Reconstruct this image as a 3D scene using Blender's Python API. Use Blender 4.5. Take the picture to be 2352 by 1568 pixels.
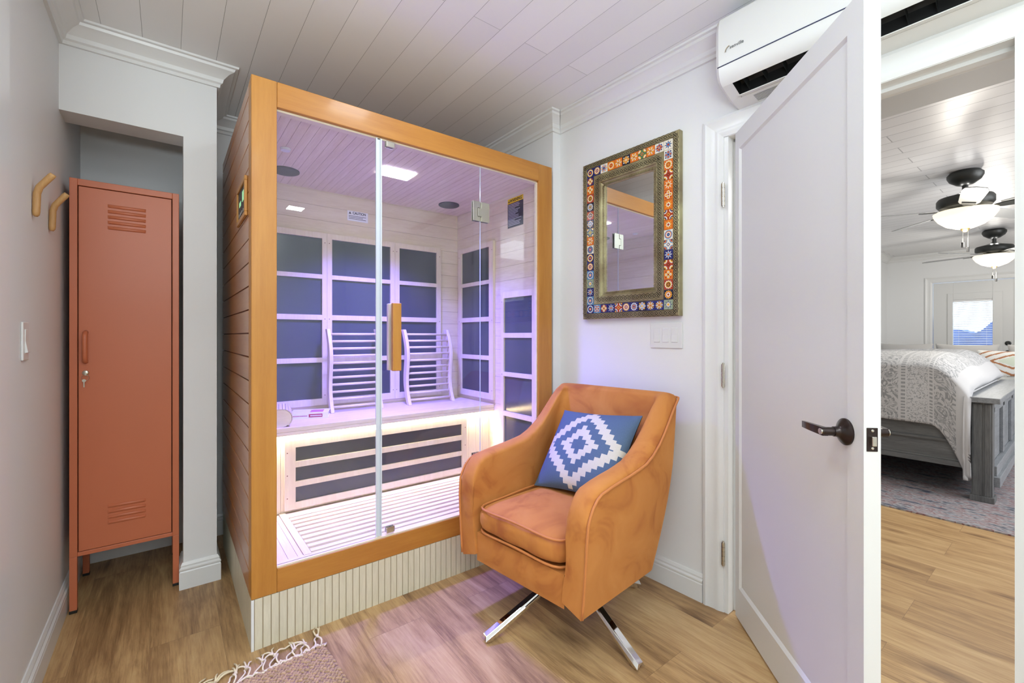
import bpy, bmesh, math, random
from math import sin, cos, pi, radians, sqrt
from mathutils import Vector, Matrix, Euler
random.seed(7)
for o in list(bpy.data.objects): bpy.data.objects.remove(o)
SC = bpy.context.scene
COL = SC.collection
# ------------------------------------------------------------------ camera
cam_d = bpy.data.cameras.new('camera'); cam = bpy.data.objects.new('camera', cam_d); COL.objects.link(cam)
cam.location = (0, 0, 1.165); cam.rotation_euler = (radians(90), 0, radians(-37.7))
cam_d.sensor_width = 36; cam_d.lens = 36*1023/2352; cam_d.shift_y = -13/2352; cam_d.clip_start = 0.05
SC.camera = cam
# ------------------------------------------------------------------ world, exposure
w = bpy.data.worlds.new('world'); SC.world = w; w.use_nodes = True
wn = w.node_tree; wb = wn.nodes['Background']
wb.inputs['Color'].default_value = (.72, .86, 1, 1); wb.inputs['Strength'].default_value = 3.0
SC.view_settings.view_transform = 'Standard'; SC.view_settings.look = 'None'
SC.view_settings.exposure = 0.12; SC.view_settings.gamma = 1; SC.view_settings.use_curve_mapping = False
# ------------------------------------------------------------------ lamps and added fill lights of the two rooms
def area(name, loc, size, power, col=(1, 1, 1), rot=(0, 0, 0), sy=None):
    l = bpy.data.lights.new(name, 'AREA'); l.energy = power; l.color = col; l.size = size
    if sy: l.shape = 'RECTANGLE'; l.size_y = sy
    o = bpy.data.objects.new(name, l); COL.objects.link(o); o.location = loc; o.rotation_euler = rot
    return o
area('downlight_and_fill', (.25, .0, 2.42), .5, 10, (.86, .955, 1))  # unseen fill added overhead to brighten the left wall
area('downlight_and_fill', (1.0, -1.0, 2.425), .14, 9, (.88, .96, 1))
area('downlight_and_fill', (-.4, -1.5, 2.42), 1.2, 16, (.88, .955, 1))  # broad soft fill added out of view behind the camera
area('room_fill_light', (.42, -1.7, 1.9), .6, 5, (.88, .955, 1), (radians(80), 0, radians(10)))  # fill added behind the camera for the left wall and locker, no fitting
area('downlight_and_fill', (.8, 1.27, 2.425), .2, 5, (.88, .96, 1))  # small fill added just above the view to lift the left wall
area('added_uplight_fill', (-.55, -.75, 1.3), 1.0, 92, (.83, .95, 1), (radians(180), 0, 0))  # upward fill added behind the camera to brighten the ceiling
area('bedroom_side_fill', (5.2, -1.9, 1.6), 2.6, 80, (.93, .96, 1), (radians(90), 0, 0), 1.5)  # fill added to brighten the bedroom, no window on this side
area('bedroom_doorway_fill', (3.0, .4, 2.1), .6, 9, (1, .98, .95))  # fill added near the doorway to brighten the bedroom, no fixture there
# sauna lamps
scl = area('sauna_colour_light', (.987, 2.32, 2.035), .17, 36, (.17, .13, 1), (0, 0, 0), .12); scl.data.spread = radians(112)
area('sauna_strip_light', (.985, 2.418, .672), 1.36, 7, (1, .88, .64), (radians(20), 0, 0), .012)

# ------------------------------------------------------------------ materials
def S(r, g=None, b=None):
    if g is None: g = b = r
    def f(c):
        c /= 255.
        return c/12.92 if c <= .04045 else ((c+.055)/1.055)**2.4
    return (f(r), f(g), f(b), 1)
MATS = {}
def new_mat(name):
    m = bpy.data.materials.new(name); m.use_nodes = True; MATS[name] = m
    return m, m.node_tree.nodes, m.node_tree.links, m.node_tree.nodes['Principled BSDF']
def N(nt, t, **k):
    n = nt.new(t)
    for a, b in k.items():
        if a in n.inputs: n.inputs[a].default_value = b
        else: setattr(n, a, b)
    return n
def mat(name, col, rough=.5, metal=0, spec=.5, bump=0, bscale=200, var=0, vscale=6, emis=None, estr=0, sheen=0, sheen_col=None, coat=0):
    m, n, l, p = new_mat(name)
    p.inputs['Base Color'].default_value = col; p.inputs['Roughness'].default_value = rough
    p.inputs['Metallic'].default_value = metal; p.inputs['Specular IOR Level'].default_value = spec
    if coat: p.inputs['Coat Weight'].default_value = coat
    if sheen:
        p.inputs['Sheen Weight'].default_value = sheen; p.inputs['Sheen Roughness'].default_value = .35
        p.inputs['Sheen Tint'].default_value = sheen_col or (1, 1, 1, 1)
    if emis: p.inputs['Emission Color'].default_value = emis; p.inputs['Emission Strength'].default_value = estr
    if bump or var:
        tc = N(n, 'ShaderNodeTexCoord')
    if bump:
        t = N(n, 'ShaderNodeTexNoise', Scale=bscale, Detail=3.0); l.new(tc.outputs['Object'], t.inputs['Vector'])
        b = N(n, 'ShaderNodeBump', Strength=bump, Distance=.002); l.new(t.outputs['Fac'], b.inputs['Height']); l.new(b.outputs['Normal'], p.inputs['Normal'])
    if var:
        t = N(n, 'ShaderNodeTexNoise', Scale=vscale, Detail=4.0); l.new(tc.outputs['Object'], t.inputs['Vector'])
        mx = N(n, 'ShaderNodeMix', data_type='RGBA')
        mx.inputs['A'].default_value = tuple(c*(1-var) for c in col[:3])+(1,)
        mx.inputs['B'].default_value = tuple(min(1, c*(1+var)) for c in col[:3])+(1,)
        l.new(t.outputs['Fac'], mx.inputs['Factor']); l.new(mx.outputs['Result'], p.inputs['Base Color'])
    return m
def wood(name, dark, light, axis='x', stretch=14, scale=5, rough=.4, knots=0, coat=0, contrast=1.0, fine=.5):
    """long-grain wood; the grain runs along the given object axis"""
    m, n, l, p = new_mat(name)
    tc = N(n, 'ShaderNodeTexCoord'); mp = N(n, 'ShaderNodeMapping')
    s = [stretch*1.0]*3; s['xyz'.index(axis)] = 1.0
    mp.inputs['Scale'].default_value = s
    l.new(tc.outputs['Object'], mp.inputs['Vector'])
    a = N(n, 'ShaderNodeTexNoise', Scale=scale/4, Detail=5.0, Roughness=.6, Distortion=.6); l.new(mp.outputs['Vector'], a.inputs['Vector'])
    b = N(n, 'ShaderNodeTexNoise', Scale=scale*2.2, Detail=4.0, Roughness=.7); l.new(mp.outputs['Vector'], b.inputs['Vector'])
    mx = N(n, 'ShaderNodeMix', data_type='FLOAT'); mx.inputs['Factor'].default_value = fine
    l.new(a.outputs['Fac'], mx.inputs['A']); l.new(b.outputs['Fac'], mx.inputs['B'])
    r = N(n, 'ShaderNodeValToRGB'); e = r.color_ramp.elements
    e[0].position = .5-.2/contrast; e[0].color = dark; e[1].position = .5+.2/contrast; e[1].color = light
    l.new(mx.outputs['Result'], r.inputs['Fac']); l.new(r.outputs['Color'], p.inputs['Base Color'])
    p.inputs['Roughness'].default_value = rough
    if coat: p.inputs['Coat Weight'].default_value = coat; p.inputs['Coat Roughness'].default_value = .12
    bp = N(n, 'ShaderNodeBump', Strength=.12, Distance=.001); l.new(b.outputs['Fac'], bp.inputs['Height']); l.new(bp.outputs['Normal'], p.inputs['Normal'])
    return m

def plank_mat(name, ramp, width, length, along='y', mortar=.0022, mcol=S(90, 70, 48), rough=.42, phase=(0, 0), grain=True, moff=.5, bump=.3):
    """rows of boards laid along one axis; each board gets its own tone and its own grain"""
    m, n, l, p = new_mat(name)
    tc = N(n, 'ShaderNodeTexCoord'); sx = N(n, 'ShaderNodeSeparateXYZ'); cx = N(n, 'ShaderNodeCombineXYZ')
    l.new(tc.outputs['Object'], sx.inputs[0])
    a, b = ('Y', 'X') if along == 'y' else ('X', 'Y')
    if along == 'z': a, b = 'Z', 'X'
    A = N(n, 'ShaderNodeMath', operation='ADD'); A.inputs[1].default_value = phase[0]+50*length
    B = N(n, 'ShaderNodeMath', operation='ADD'); B.inputs[1].default_value = phase[1]+50*width
    l.new(sx.outputs[a], A.inputs[0]); l.new(sx.outputs[b], B.inputs[0])
    l.new(A.outputs[0], cx.inputs[0]); l.new(B.outputs[0], cx.inputs[1])
    br = N(n, 'ShaderNodeTexBrick', Scale=1.0); br.offset = .37; br.offset_frequency = 2
    br.inputs['Color1'].default_value = (0, 0, 0, 1); br.inputs['Color2'].default_value = (1, 1, 1, 1); br.inputs['Mortar'].default_value = (.5, .5, .5, 1)
    br.inputs['Mortar Size'].default_value = mortar; br.inputs['Mortar Smooth'].default_value = .1
    br.inputs['Brick Width'].default_value = length; br.inputs['Row Height'].default_value = width
    l.new(cx.outputs[0], br.inputs['Vector'])
    bw = N(n, 'ShaderNodeRGBToBW'); l.new(br.outputs['Color'], bw.inputs[0])
    if grain:
        mul = N(n, 'ShaderNodeMath', operation='MULTIPLY'); mul.inputs[1].default_value = 37.0; l.new(bw.outputs[0], mul.inputs[0])
        cc = N(n, 'ShaderNodeCombineXYZ'); l.new(A.outputs[0], cc.inputs[0]); l.new(B.outputs[0], cc.inputs[1]); l.new(mul.outputs[0], cc.inputs[2])
        mp = N(n, 'ShaderNodeMapping'); mp.inputs['Scale'].default_value = (1, 7, 1); l.new(cc.outputs[0], mp.inputs['Vector'])
        n1 = N(n, 'ShaderNodeTexNoise', Scale=1.6, Detail=6.0, Roughness=.62, Distortion=1.1); l.new(mp.outputs[0], n1.inputs['Vector'])
        mp2 = N(n, 'ShaderNodeMapping'); mp2.inputs['Scale'].default_value = (1, 22, 1); l.new(cc.outputs[0], mp2.inputs['Vector'])
        n2 = N(n, 'ShaderNodeTexNoise', Scale=7.0, Detail=5.0, Roughness=.75, Distortion=.3); l.new(mp2.outputs[0], n2.inputs['Vector'])
        # cathedral rings
        mp3 = N(n, 'ShaderNodeMapping'); mp3.inputs['Scale'].default_value = (.9, 4.2, 1); l.new(cc.outputs[0], mp3.inputs['Vector'])
        n3 = N(n, 'ShaderNodeTexNoise', Scale=1.1, Detail=1.0); l.new(mp3.outputs[0], n3.inputs['Vector'])
        m3 = N(n, 'ShaderNodeMath', operation='MULTIPLY'); m3.inputs[1].default_value = 95.0; l.new(n3.outputs['Fac'], m3.inputs[0])
        s3 = N(n, 'ShaderNodeMath', operation='SINE'); l.new(m3.outputs[0], s3.inputs[0])
        # sum
        def madd(x, k, y):
            q = N(n, 'ShaderNodeMath', operation='MULTIPLY_ADD'); l.new(x, q.inputs[0]); q.inputs[1].default_value = k
            if isinstance(y, float): q.inputs[2].default_value = y
            else: l.new(y, q.inputs[2])
            return q.outputs[0]
        t = madd(n1.outputs['Fac'], 1.0, -.28)
        t = madd(n2.outputs['Fac'], .62, t)
        t = madd(s3.outputs[0], .022, t)
        t = madd(bw.outputs[0], .22, t)
        t = madd(t, .8, -.08)
        # knots
        mp4 = N(n, 'ShaderNodeMapping'); mp4.inputs['Scale'].default_value = (1, 2.4, 1); l.new(cc.outputs[0], mp4.inputs['Vector'])
        vo = N(n, 'ShaderNodeTexVoronoi', Scale=1.9); l.new(mp4.outputs[0], vo.inputs['Vector'])
        kr = N(n, 'ShaderNodeMapRange'); kr.inputs['From Min'].default_value = 0; kr.inputs['From Max'].default_value = .19; kr.inputs['To Min'].default_value = .62; kr.inputs['To Max'].default_value = 0
        l.new(vo.outputs['Distance'], kr.inputs['Value'])
        kn = N(n, 'ShaderNodeTexNoise', Scale=14.0, Detail=4.0); l.new(mp2.outputs[0], kn.inputs['Vector'])
        km = N(n, 'ShaderNodeMath', operation='MULTIPLY'); l.new(kr.outputs[0], km.inputs[0]); l.new(kn.outputs['Fac'], km.inputs[1])
        sb = N(n, 'ShaderNodeMath', operation='SUBTRACT'); l.new(t, sb.inputs[0]); l.new(km.outputs[0], sb.inputs[1])
        fac = sb.outputs[0]
    else:
        fac = bw.outputs[0]
    r = N(n, 'ShaderNodeValToRGB'); r.color_ramp.elements.remove(r.color_ramp.elements[1])
    for i, (pos, c) in enumerate(ramp):
        e = r.color_ramp.elements[0] if i == 0 else r.color_ramp.elements.new(pos)
        e.position = pos; e.color = c
    l.new(fac, r.inputs['Fac'])
    mx = N(n, 'ShaderNodeMix', data_type='RGBA'); l.new(br.outputs['Fac'], mx.inputs['Factor']); l.new(r.outputs['Color'], mx.inputs['A'])
    mx.inputs['B'].default_value = mcol
    l.new(mx.outputs['Result'], p.inputs['Base Color'])
    p.inputs['Roughness'].default_value = rough
    inv = N(n, 'ShaderNodeMath', operation='SUBTRACT'); inv.inputs[0].default_value = 1; l.new(br.outputs['Fac'], inv.inputs[1])
    bp = N(n, 'ShaderNodeBump', Strength=bump, Distance=.002); l.new(inv.outputs[0], bp.inputs['Height']); l.new(bp.outputs['Normal'], p.inputs['Normal'])
    return m

WALL = mat('wall_paint', S(232, 233, 233), .55, bump=.06, bscale=90)
TRIM = mat('trim_paint', S(228, 229, 228), .32)
DOORP = mat('door_paint', S(222, 223, 222), .38)
FLOOR = plank_mat('oak_planks', [(0.12, S(108, 78, 50)), (.30, S(150, 116, 78)), (.46, S(184, 148, 102)), (.68, S(208, 176, 128)), (.95, S(222, 198, 156))], .222, 1.22, 'y', .0007, S(136, 106, 74), phase=(.3, .274+.002))
CEIL = plank_mat('ceiling_planks', [(0, S(234, 235, 235)), (1, S(240, 241, 241))], .1315, 2.6, 'y', .0008, S(165, 165, 165), .5, phase=(1.1, -.0462+.0), grain=False, bump=.9)
CEILB = plank_mat('bedroom_ceiling_planks', [(0, S(222, 222, 223)), (1, S(228, 228, 229))], .14, 3.0, 'y', .003, S(170, 170, 172), .34, phase=(1.1, 0), grain=False, bump=.6)
ORANGE = wood('honey_stained_wood_x', S(164, 100, 34), S(202, 142, 62), 'x', 12, 4, .45, coat=.12, contrast=.8, fine=.25)
ORANGEZ = wood('honey_stained_wood_z', S(168, 106, 36), S(206, 148, 66), 'z', 12, 4, .45, coat=.12, contrast=.8, fine=.25)
ORANGEY = wood('honey_stained_wood_y', S(170, 98, 42), S(206, 142, 80), 'y', 10, 5, .3, coat=.35, contrast=.9, fine=.3)
GROOVE = mat('groove_shadow_gap', S(96, 40, 12), .6)
PALE = wood('pale_hemlock_x', S(218, 200, 172), S(240, 228, 206), 'x', 12, 5, .5, contrast=.8)
PALEZ = wood('pale_hemlock_z', S(218, 200, 172), S(240, 228, 206), 'z', 12, 5, .5, contrast=.8)
PALEY = wood('pale_hemlock_y', S(212, 192, 164), S(240, 228, 206), 'y', 12, 5, .5, contrast=.8)
PGAP = mat('pale_wood_joint', S(150, 116, 84), .7)
CARBON = mat('carbon_heater_glass', S(70, 78, 84), .16, spec=.6, var=.12, vscale=4)
TILEP = wood('fluted_stone_tile', S(198, 190, 166), S(226, 219, 196), 'z', 8, 6, .5, contrast=.8)
TGAP = mat('fluted_tile_groove', S(168, 150, 118), .7)
LOCK = mat('rust_painted_metal', S(198, 112, 76), .38, var=.03, vscale=2)
LOCKD = mat('locker_gap', S(70, 30, 18), .7)
BLACK = mat('black_plastic', S(22, 22, 22), .5)
STEEL = mat('brushed_nickel', S(205, 203, 192), .22, 1)
CHROME = mat('chrome', S(232, 232, 232), .06, 1)
BRONZE = mat('oil_rubbed_bronze', S(44, 32, 30), .3, .6, coat=.3)
COPPER = mat('copper_edge', S(150, 90, 60), .35, .9)
BEECH = wood('beech_hook_wood', S(176, 130, 78), S(206, 162, 106), 'z', 10, 12, .5)
WPLASTIC = mat('white_plastic', S(224, 225, 223), .3)
DBLUE = mat('dark_blue_line', S(50, 56, 92), .4)
DARKG = mat('dark_fan_grey', S(52, 54, 52), .4, .3)
LAMPON = mat('lit_sauna_lamp', S(230, 220, 255), .4, emis=(.82, .76, 1, 1), estr=9)
STRIPON = mat('lit_strip', S(255, 240, 200), .4, emis=(1, .88, .62, 1), estr=9)
BOWLON = mat('lit_glass_bowl', S(250, 240, 214), .3, emis=(1, .90, .70, 1), estr=.85)
SPEAKER = mat('speaker_grille', S(78, 80, 84), .6, bump=.8, bscale=600)
GREYB = wood('grey_washed_wood_y', S(70, 72, 73), S(122, 124, 124), 'y', 14, 5, .55)
GREYBZ = wood('grey_washed_wood_z', S(72, 74, 75), S(124, 126, 126), 'z', 14, 5, .55)
GREYBX = wood('grey_washed_wood_x', S(104, 108, 112), S(158, 163, 168), 'x', 14, 5, .4)
GREYF = mat('grey_upholstery', S(176, 174, 172), .9, bump=.3)
JUTE = mat('jute_yarn', S(184, 152, 118), .95, var=.5, vscale=60)
CREAM = mat('cream_cotton_yarn', S(232, 216, 186), .95, bump=.3, bscale=900)
BLUEW = mat('blue_wool_weave', S(88, 110, 136), .95, var=.14, vscale=260, bump=.8, bscale=700)
CREAMW = mat('cream_wool_weave', S(216, 210, 194), .95, var=.08, vscale=260, bump=.8, bscale=700)
OLIVE = mat('olive_cotton', S(120, 100, 30), .9)
BRASS = None

def glassmat():
    m, n, l, p = new_mat('clear_glass'); n.remove(p)
    out = n['Material Output']; t = N(n, 'ShaderNodeBsdfTransparent'); g = N(n, 'ShaderNodeBsdfGlossy', Roughness=.0)
    t.inputs['Color'].default_value = (.965, .985, .975, 1)
    ge = N(n, 'ShaderNodeNewGeometry'); dt = N(n, 'ShaderNodeVectorMath', operation='DOT_PRODUCT'); l.new(ge.outputs['Normal'], dt.inputs[0]); l.new(ge.outputs['Incoming'], dt.inputs[1])
    ab = N(n, 'ShaderNodeMath', operation='ABSOLUTE'); l.new(dt.outputs['Value'], ab.inputs[0])
    om = N(n, 'ShaderNodeMath', operation='SUBTRACT'); om.inputs[0].default_value = 1; l.new(ab.outputs[0], om.inputs[1])
    pw = N(n, 'ShaderNodeMath', operation='POWER'); pw.inputs[1].default_value = 5; l.new(om.outputs[0], pw.inputs[0])
    f = N(n, 'ShaderNodeMath', operation='MULTIPLY_ADD'); l.new(pw.outputs[0], f.inputs[0]); f.inputs[1].default_value = .9; f.inputs[2].default_value = .035
    mx = N(n, 'ShaderNodeMixShader')
    l.new(f.outputs[0], mx.inputs[0]); l.new(t.outputs[0], mx.inputs[1]); l.new(g.outputs[0], mx.inputs[2]); l.new(mx.outputs[0], out.inputs[0])
    return m
GLASS = glassmat()
GEDGE = mat('glass_edge_seal', S(214, 222, 232), .15, spec=.8)
MIRROR = mat('silvered_mirror', S(232, 234, 236), .01, 1)

def velvet():
    m, n, l, p = new_mat('rust_velvet')
    tc = N(n, 'ShaderNodeTexCoord')
    a = N(n, 'ShaderNodeTexNoise', Scale=4.0, Detail=3.0, Roughness=.55, Distortion=1.6); l.new(tc.outputs['Object'], a.inputs['Vector'])
    r = N(n, 'ShaderNodeValToRGB'); e = r.color_ramp.elements
    e[0].position = .30; e[0].color = S(172, 102, 54); e[1].position = .46; e[1].color = S(196, 128, 66)
    x = e.new(.75); x.color = S(206, 140, 76)
    l.new(a.outputs['Fac'], r.inputs['Fac']); l.new(r.outputs['Color'], p.inputs['Base Color'])
    p.inputs['Roughness'].default_value = .75; p.inputs['Specular IOR Level'].default_value = .15
    p.inputs['Sheen Weight'].default_value = .45; p.inputs['Sheen Roughness'].default_value = .35; p.inputs['Sheen Tint'].default_value = S(255, 196, 130)
    b = N(n, 'ShaderNodeTexNoise', Scale=16.0, Detail=2.0); l.new(tc.outputs['Object'], b.inputs['Vector'])
    bp = N(n, 'ShaderNodeBump', Strength=.25, Distance=.01); l.new(b.outputs['Fac'], bp.inputs['Height']); l.new(bp.outputs['Normal'], p.inputs['Normal'])
    return m
VELVET = velvet()
VPIPE = mat('rust_velvet_piping', S(200, 126, 66), .7, sheen=.4, sheen_col=S(255, 190, 120))

def tin():
    m, n, l, p = new_mat('aged_tin')
    tc = N(n, 'ShaderNodeTexCoord'); a = N(n, 'ShaderNodeTexNoise', Scale=9.0, Detail=5.0); l.new(tc.outputs['Object'], a.inputs['Vector'])
    r = N(n, 'ShaderNodeValToRGB'); e = r.color_ramp.elements
    e[0].position = .35; e[0].color = S(138, 124, 92); e[1].position = .7; e[1].color = S(186, 180, 138)
    l.new(a.outputs['Fac'], r.inputs['Fac']); l.new(r.outputs['Color'], p.inputs['Base Color'])
    p.inputs['Metallic'].default_value = .6; p.inputs['Roughness'].default_value = .42
    return m
TIN = tin()
TIND = mat('dark_embossing', S(52, 48, 38), .45, .6)

def rug_mat():
    m, n, l, p = new_mat('faded_woven_rug')
    tc = N(n, 'ShaderNodeTexCoord'); mp = N(n, 'ShaderNodeMapping'); mp.inputs['Scale'].default_value = (7, 1.8, 1); l.new(tc.outputs['Object'], mp.inputs['Vector'])
    a = N(n, 'ShaderNodeTexNoise', Scale=2.2, Detail=3.5, Roughness=.8); l.new(mp.outputs[0], a.inputs['Vector'])
    r = N(n, 'ShaderNodeValToRGB'); e = r.color_ramp.elements
    e[0].position = .3; e[0].color = S(70, 78, 100)
    e[1].position = .75; e[1].color = S(196, 200, 210)
    for pos, c in ((.40, S(96, 98, 108)), (.46, S(170, 170, 172)), (.52, S(128, 84, 84)), (.545, S(172, 168, 170)), (.62, S(112, 110, 116))):
        x = e.new(pos); x.color = c
    l.new(a.outputs['Fac'], r.inputs['Fac']); l.new(r.outputs['Color'], p.inputs['Base Color']); p.inputs['Roughness'].default_value = 1
    b = N(n, 'ShaderNodeTexChecker', Scale=160.0); l.new(tc.outputs['Object'], b.inputs['Vector'])
    bp = N(n, 'ShaderNodeBump', Strength=.5, Distance=.002); l.new(b.outputs['Fac'], bp.inputs['Height']); l.new(bp.outputs['Normal'], p.inputs['Normal'])
    return m
RUGB = rug_mat()

def duvet_mat():
    m, n, l, p = new_mat('printed_duvet')
    tc = N(n, 'ShaderNodeTexCoord'); sx = N(n, 'ShaderNodeSeparateXYZ'); l.new(tc.outputs['UV'], sx.inputs[0])
    mpp = N(n, 'ShaderNodeMapping'); mpp.inputs['Scale'].default_value = (2.15, 1, 1); l.new(tc.outputs['UV'], mpp.inputs['Vector'])
    v = N(n, 'ShaderNodeTexVoronoi', Scale=9.0); v.feature = 'F1'; l.new(mpp.outputs[0], v.inputs['Vector'])
    n0 = N(n, 'ShaderNodeTexNoise', Scale=11.0, Detail=1.5, Distortion=1.2); l.new(mpp.outputs[0], n0.inputs['Vector'])
    mm = N(n, 'ShaderNodeMath', operation='MULTIPLY'); mm.inputs[1].default_value = 70.0; l.new(n0.outputs['Fac'], mm.inputs[0])
    sn = N(n, 'ShaderNodeMath', operation='SINE'); l.new(mm.outputs[0], sn.inputs[0])
    m5 = N(n, 'ShaderNodeMath', operation='MULTIPLY'); m5.inputs[1].default_value = 28.0; l.new(v.outputs['Distance'], m5.inputs[0])
    s5 = N(n, 'ShaderNodeMath', operation='SINE'); l.new(m5.outputs[0], s5.inputs[0])
    ad = N(n, 'ShaderNodeMath', operation='MULTIPLY_ADD'); l.new(s5.outputs[0], ad.inputs[0]); ad.inputs[1].default_value = .8; l.new(sn.outputs[0], ad.inputs[2])
    gt = N(n, 'ShaderNodeMath', operation='GREATER_THAN'); gt.inputs[1].default_value = .15; l.new(ad.outputs[0], gt.inputs[0])
    # fine seed pattern
    nf = N(n, 'ShaderNodeTexNoise', Scale=75.0, Detail=1.0, Distortion=1.5); l.new(mpp.outputs[0], nf.inputs['Vector'])
    gf = N(n, 'ShaderNodeMath', operation='GREATER_THAN'); gf.inputs[1].default_value = .56; l.new(nf.outputs['Fac'], gf.inputs[0])
    # bands along u
    rb = N(n, 'ShaderNodeValToRGB'); rb.color_ramp.interpolation = 'CONSTANT'; e = rb.color_ramp.elements
    l.new(sx.outputs[0], rb.inputs['Fac'])
    e[0].position = 0; e[0].color = (0, 0, 0, 1); e[1].position = .035; e[1].color = (1, 0, 0, 1)      # R: lace
    for pos, c in ((.088, (0, 0, 0, 1)), (.092, (0, 0, 1, 1)), (.100, (0, 0, 0, 1)), (.105, (0, 1, 0, 1)), (.157, (0, 0, 0, 1)), (.163, (0, 0, 1, 1)), (.173, (0, 0, 0, 1)), (.180, (1, 0, 0, 1)), (.28, (0, 0, 0, 1)), (.30, (0, 1, 0, 1)), (.45, (1, 0, 0, 1))):
        x = e.new(pos); x.color = c
    sp = N(n, 'ShaderNodeSeparateColor'); l.new(rb.outputs[0], sp.inputs[0])
    ck = N(n, 'ShaderNodeTexWave', Scale=12.0, Distortion=1.0); ck.bands_direction = 'Y'; l.new(tc.outputs['UV'], ck.inputs['Vector'])
    gk = N(n, 'ShaderNodeMath', operation='GREATER_THAN'); gk.inputs[1].default_value = .45; l.new(ck.outputs['Fac'], gk.inputs[0])
    def mul(x, y):
        q = N(n, 'ShaderNodeMath', operation='MULTIPLY'); l.new(x, q.inputs[0]); l.new(y, q.inputs[1]); return q.outputs[0]
    def add(x, y):
        q = N(n, 'ShaderNodeMath', operation='ADD'); l.new(x, q.inputs[0]); l.new(y, q.inputs[1]); q.use_clamp = True; return q.outputs[0]
    t = add(add(mul(sp.outputs[0], gt.outputs[0]), mul(sp.outputs[1], gf.outputs[0])), mul(sp.outputs[2], gk.outputs[0]))
    mx = N(n, 'ShaderNodeMix', data_type='RGBA'); l.new(t, mx.inputs['Factor']); mx.inputs['A'].default_value = S(198, 198, 199); mx.inputs['B'].default_value = S(150, 152, 154)
    l.new(mx.outputs['Result'], p.inputs['Base Color']); p.inputs['Roughness'].default_value = .8
    return m
DUVET = duvet_mat()
DUVLIN = mat('duvet_lining', S(206, 207, 208), .8)

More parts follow.
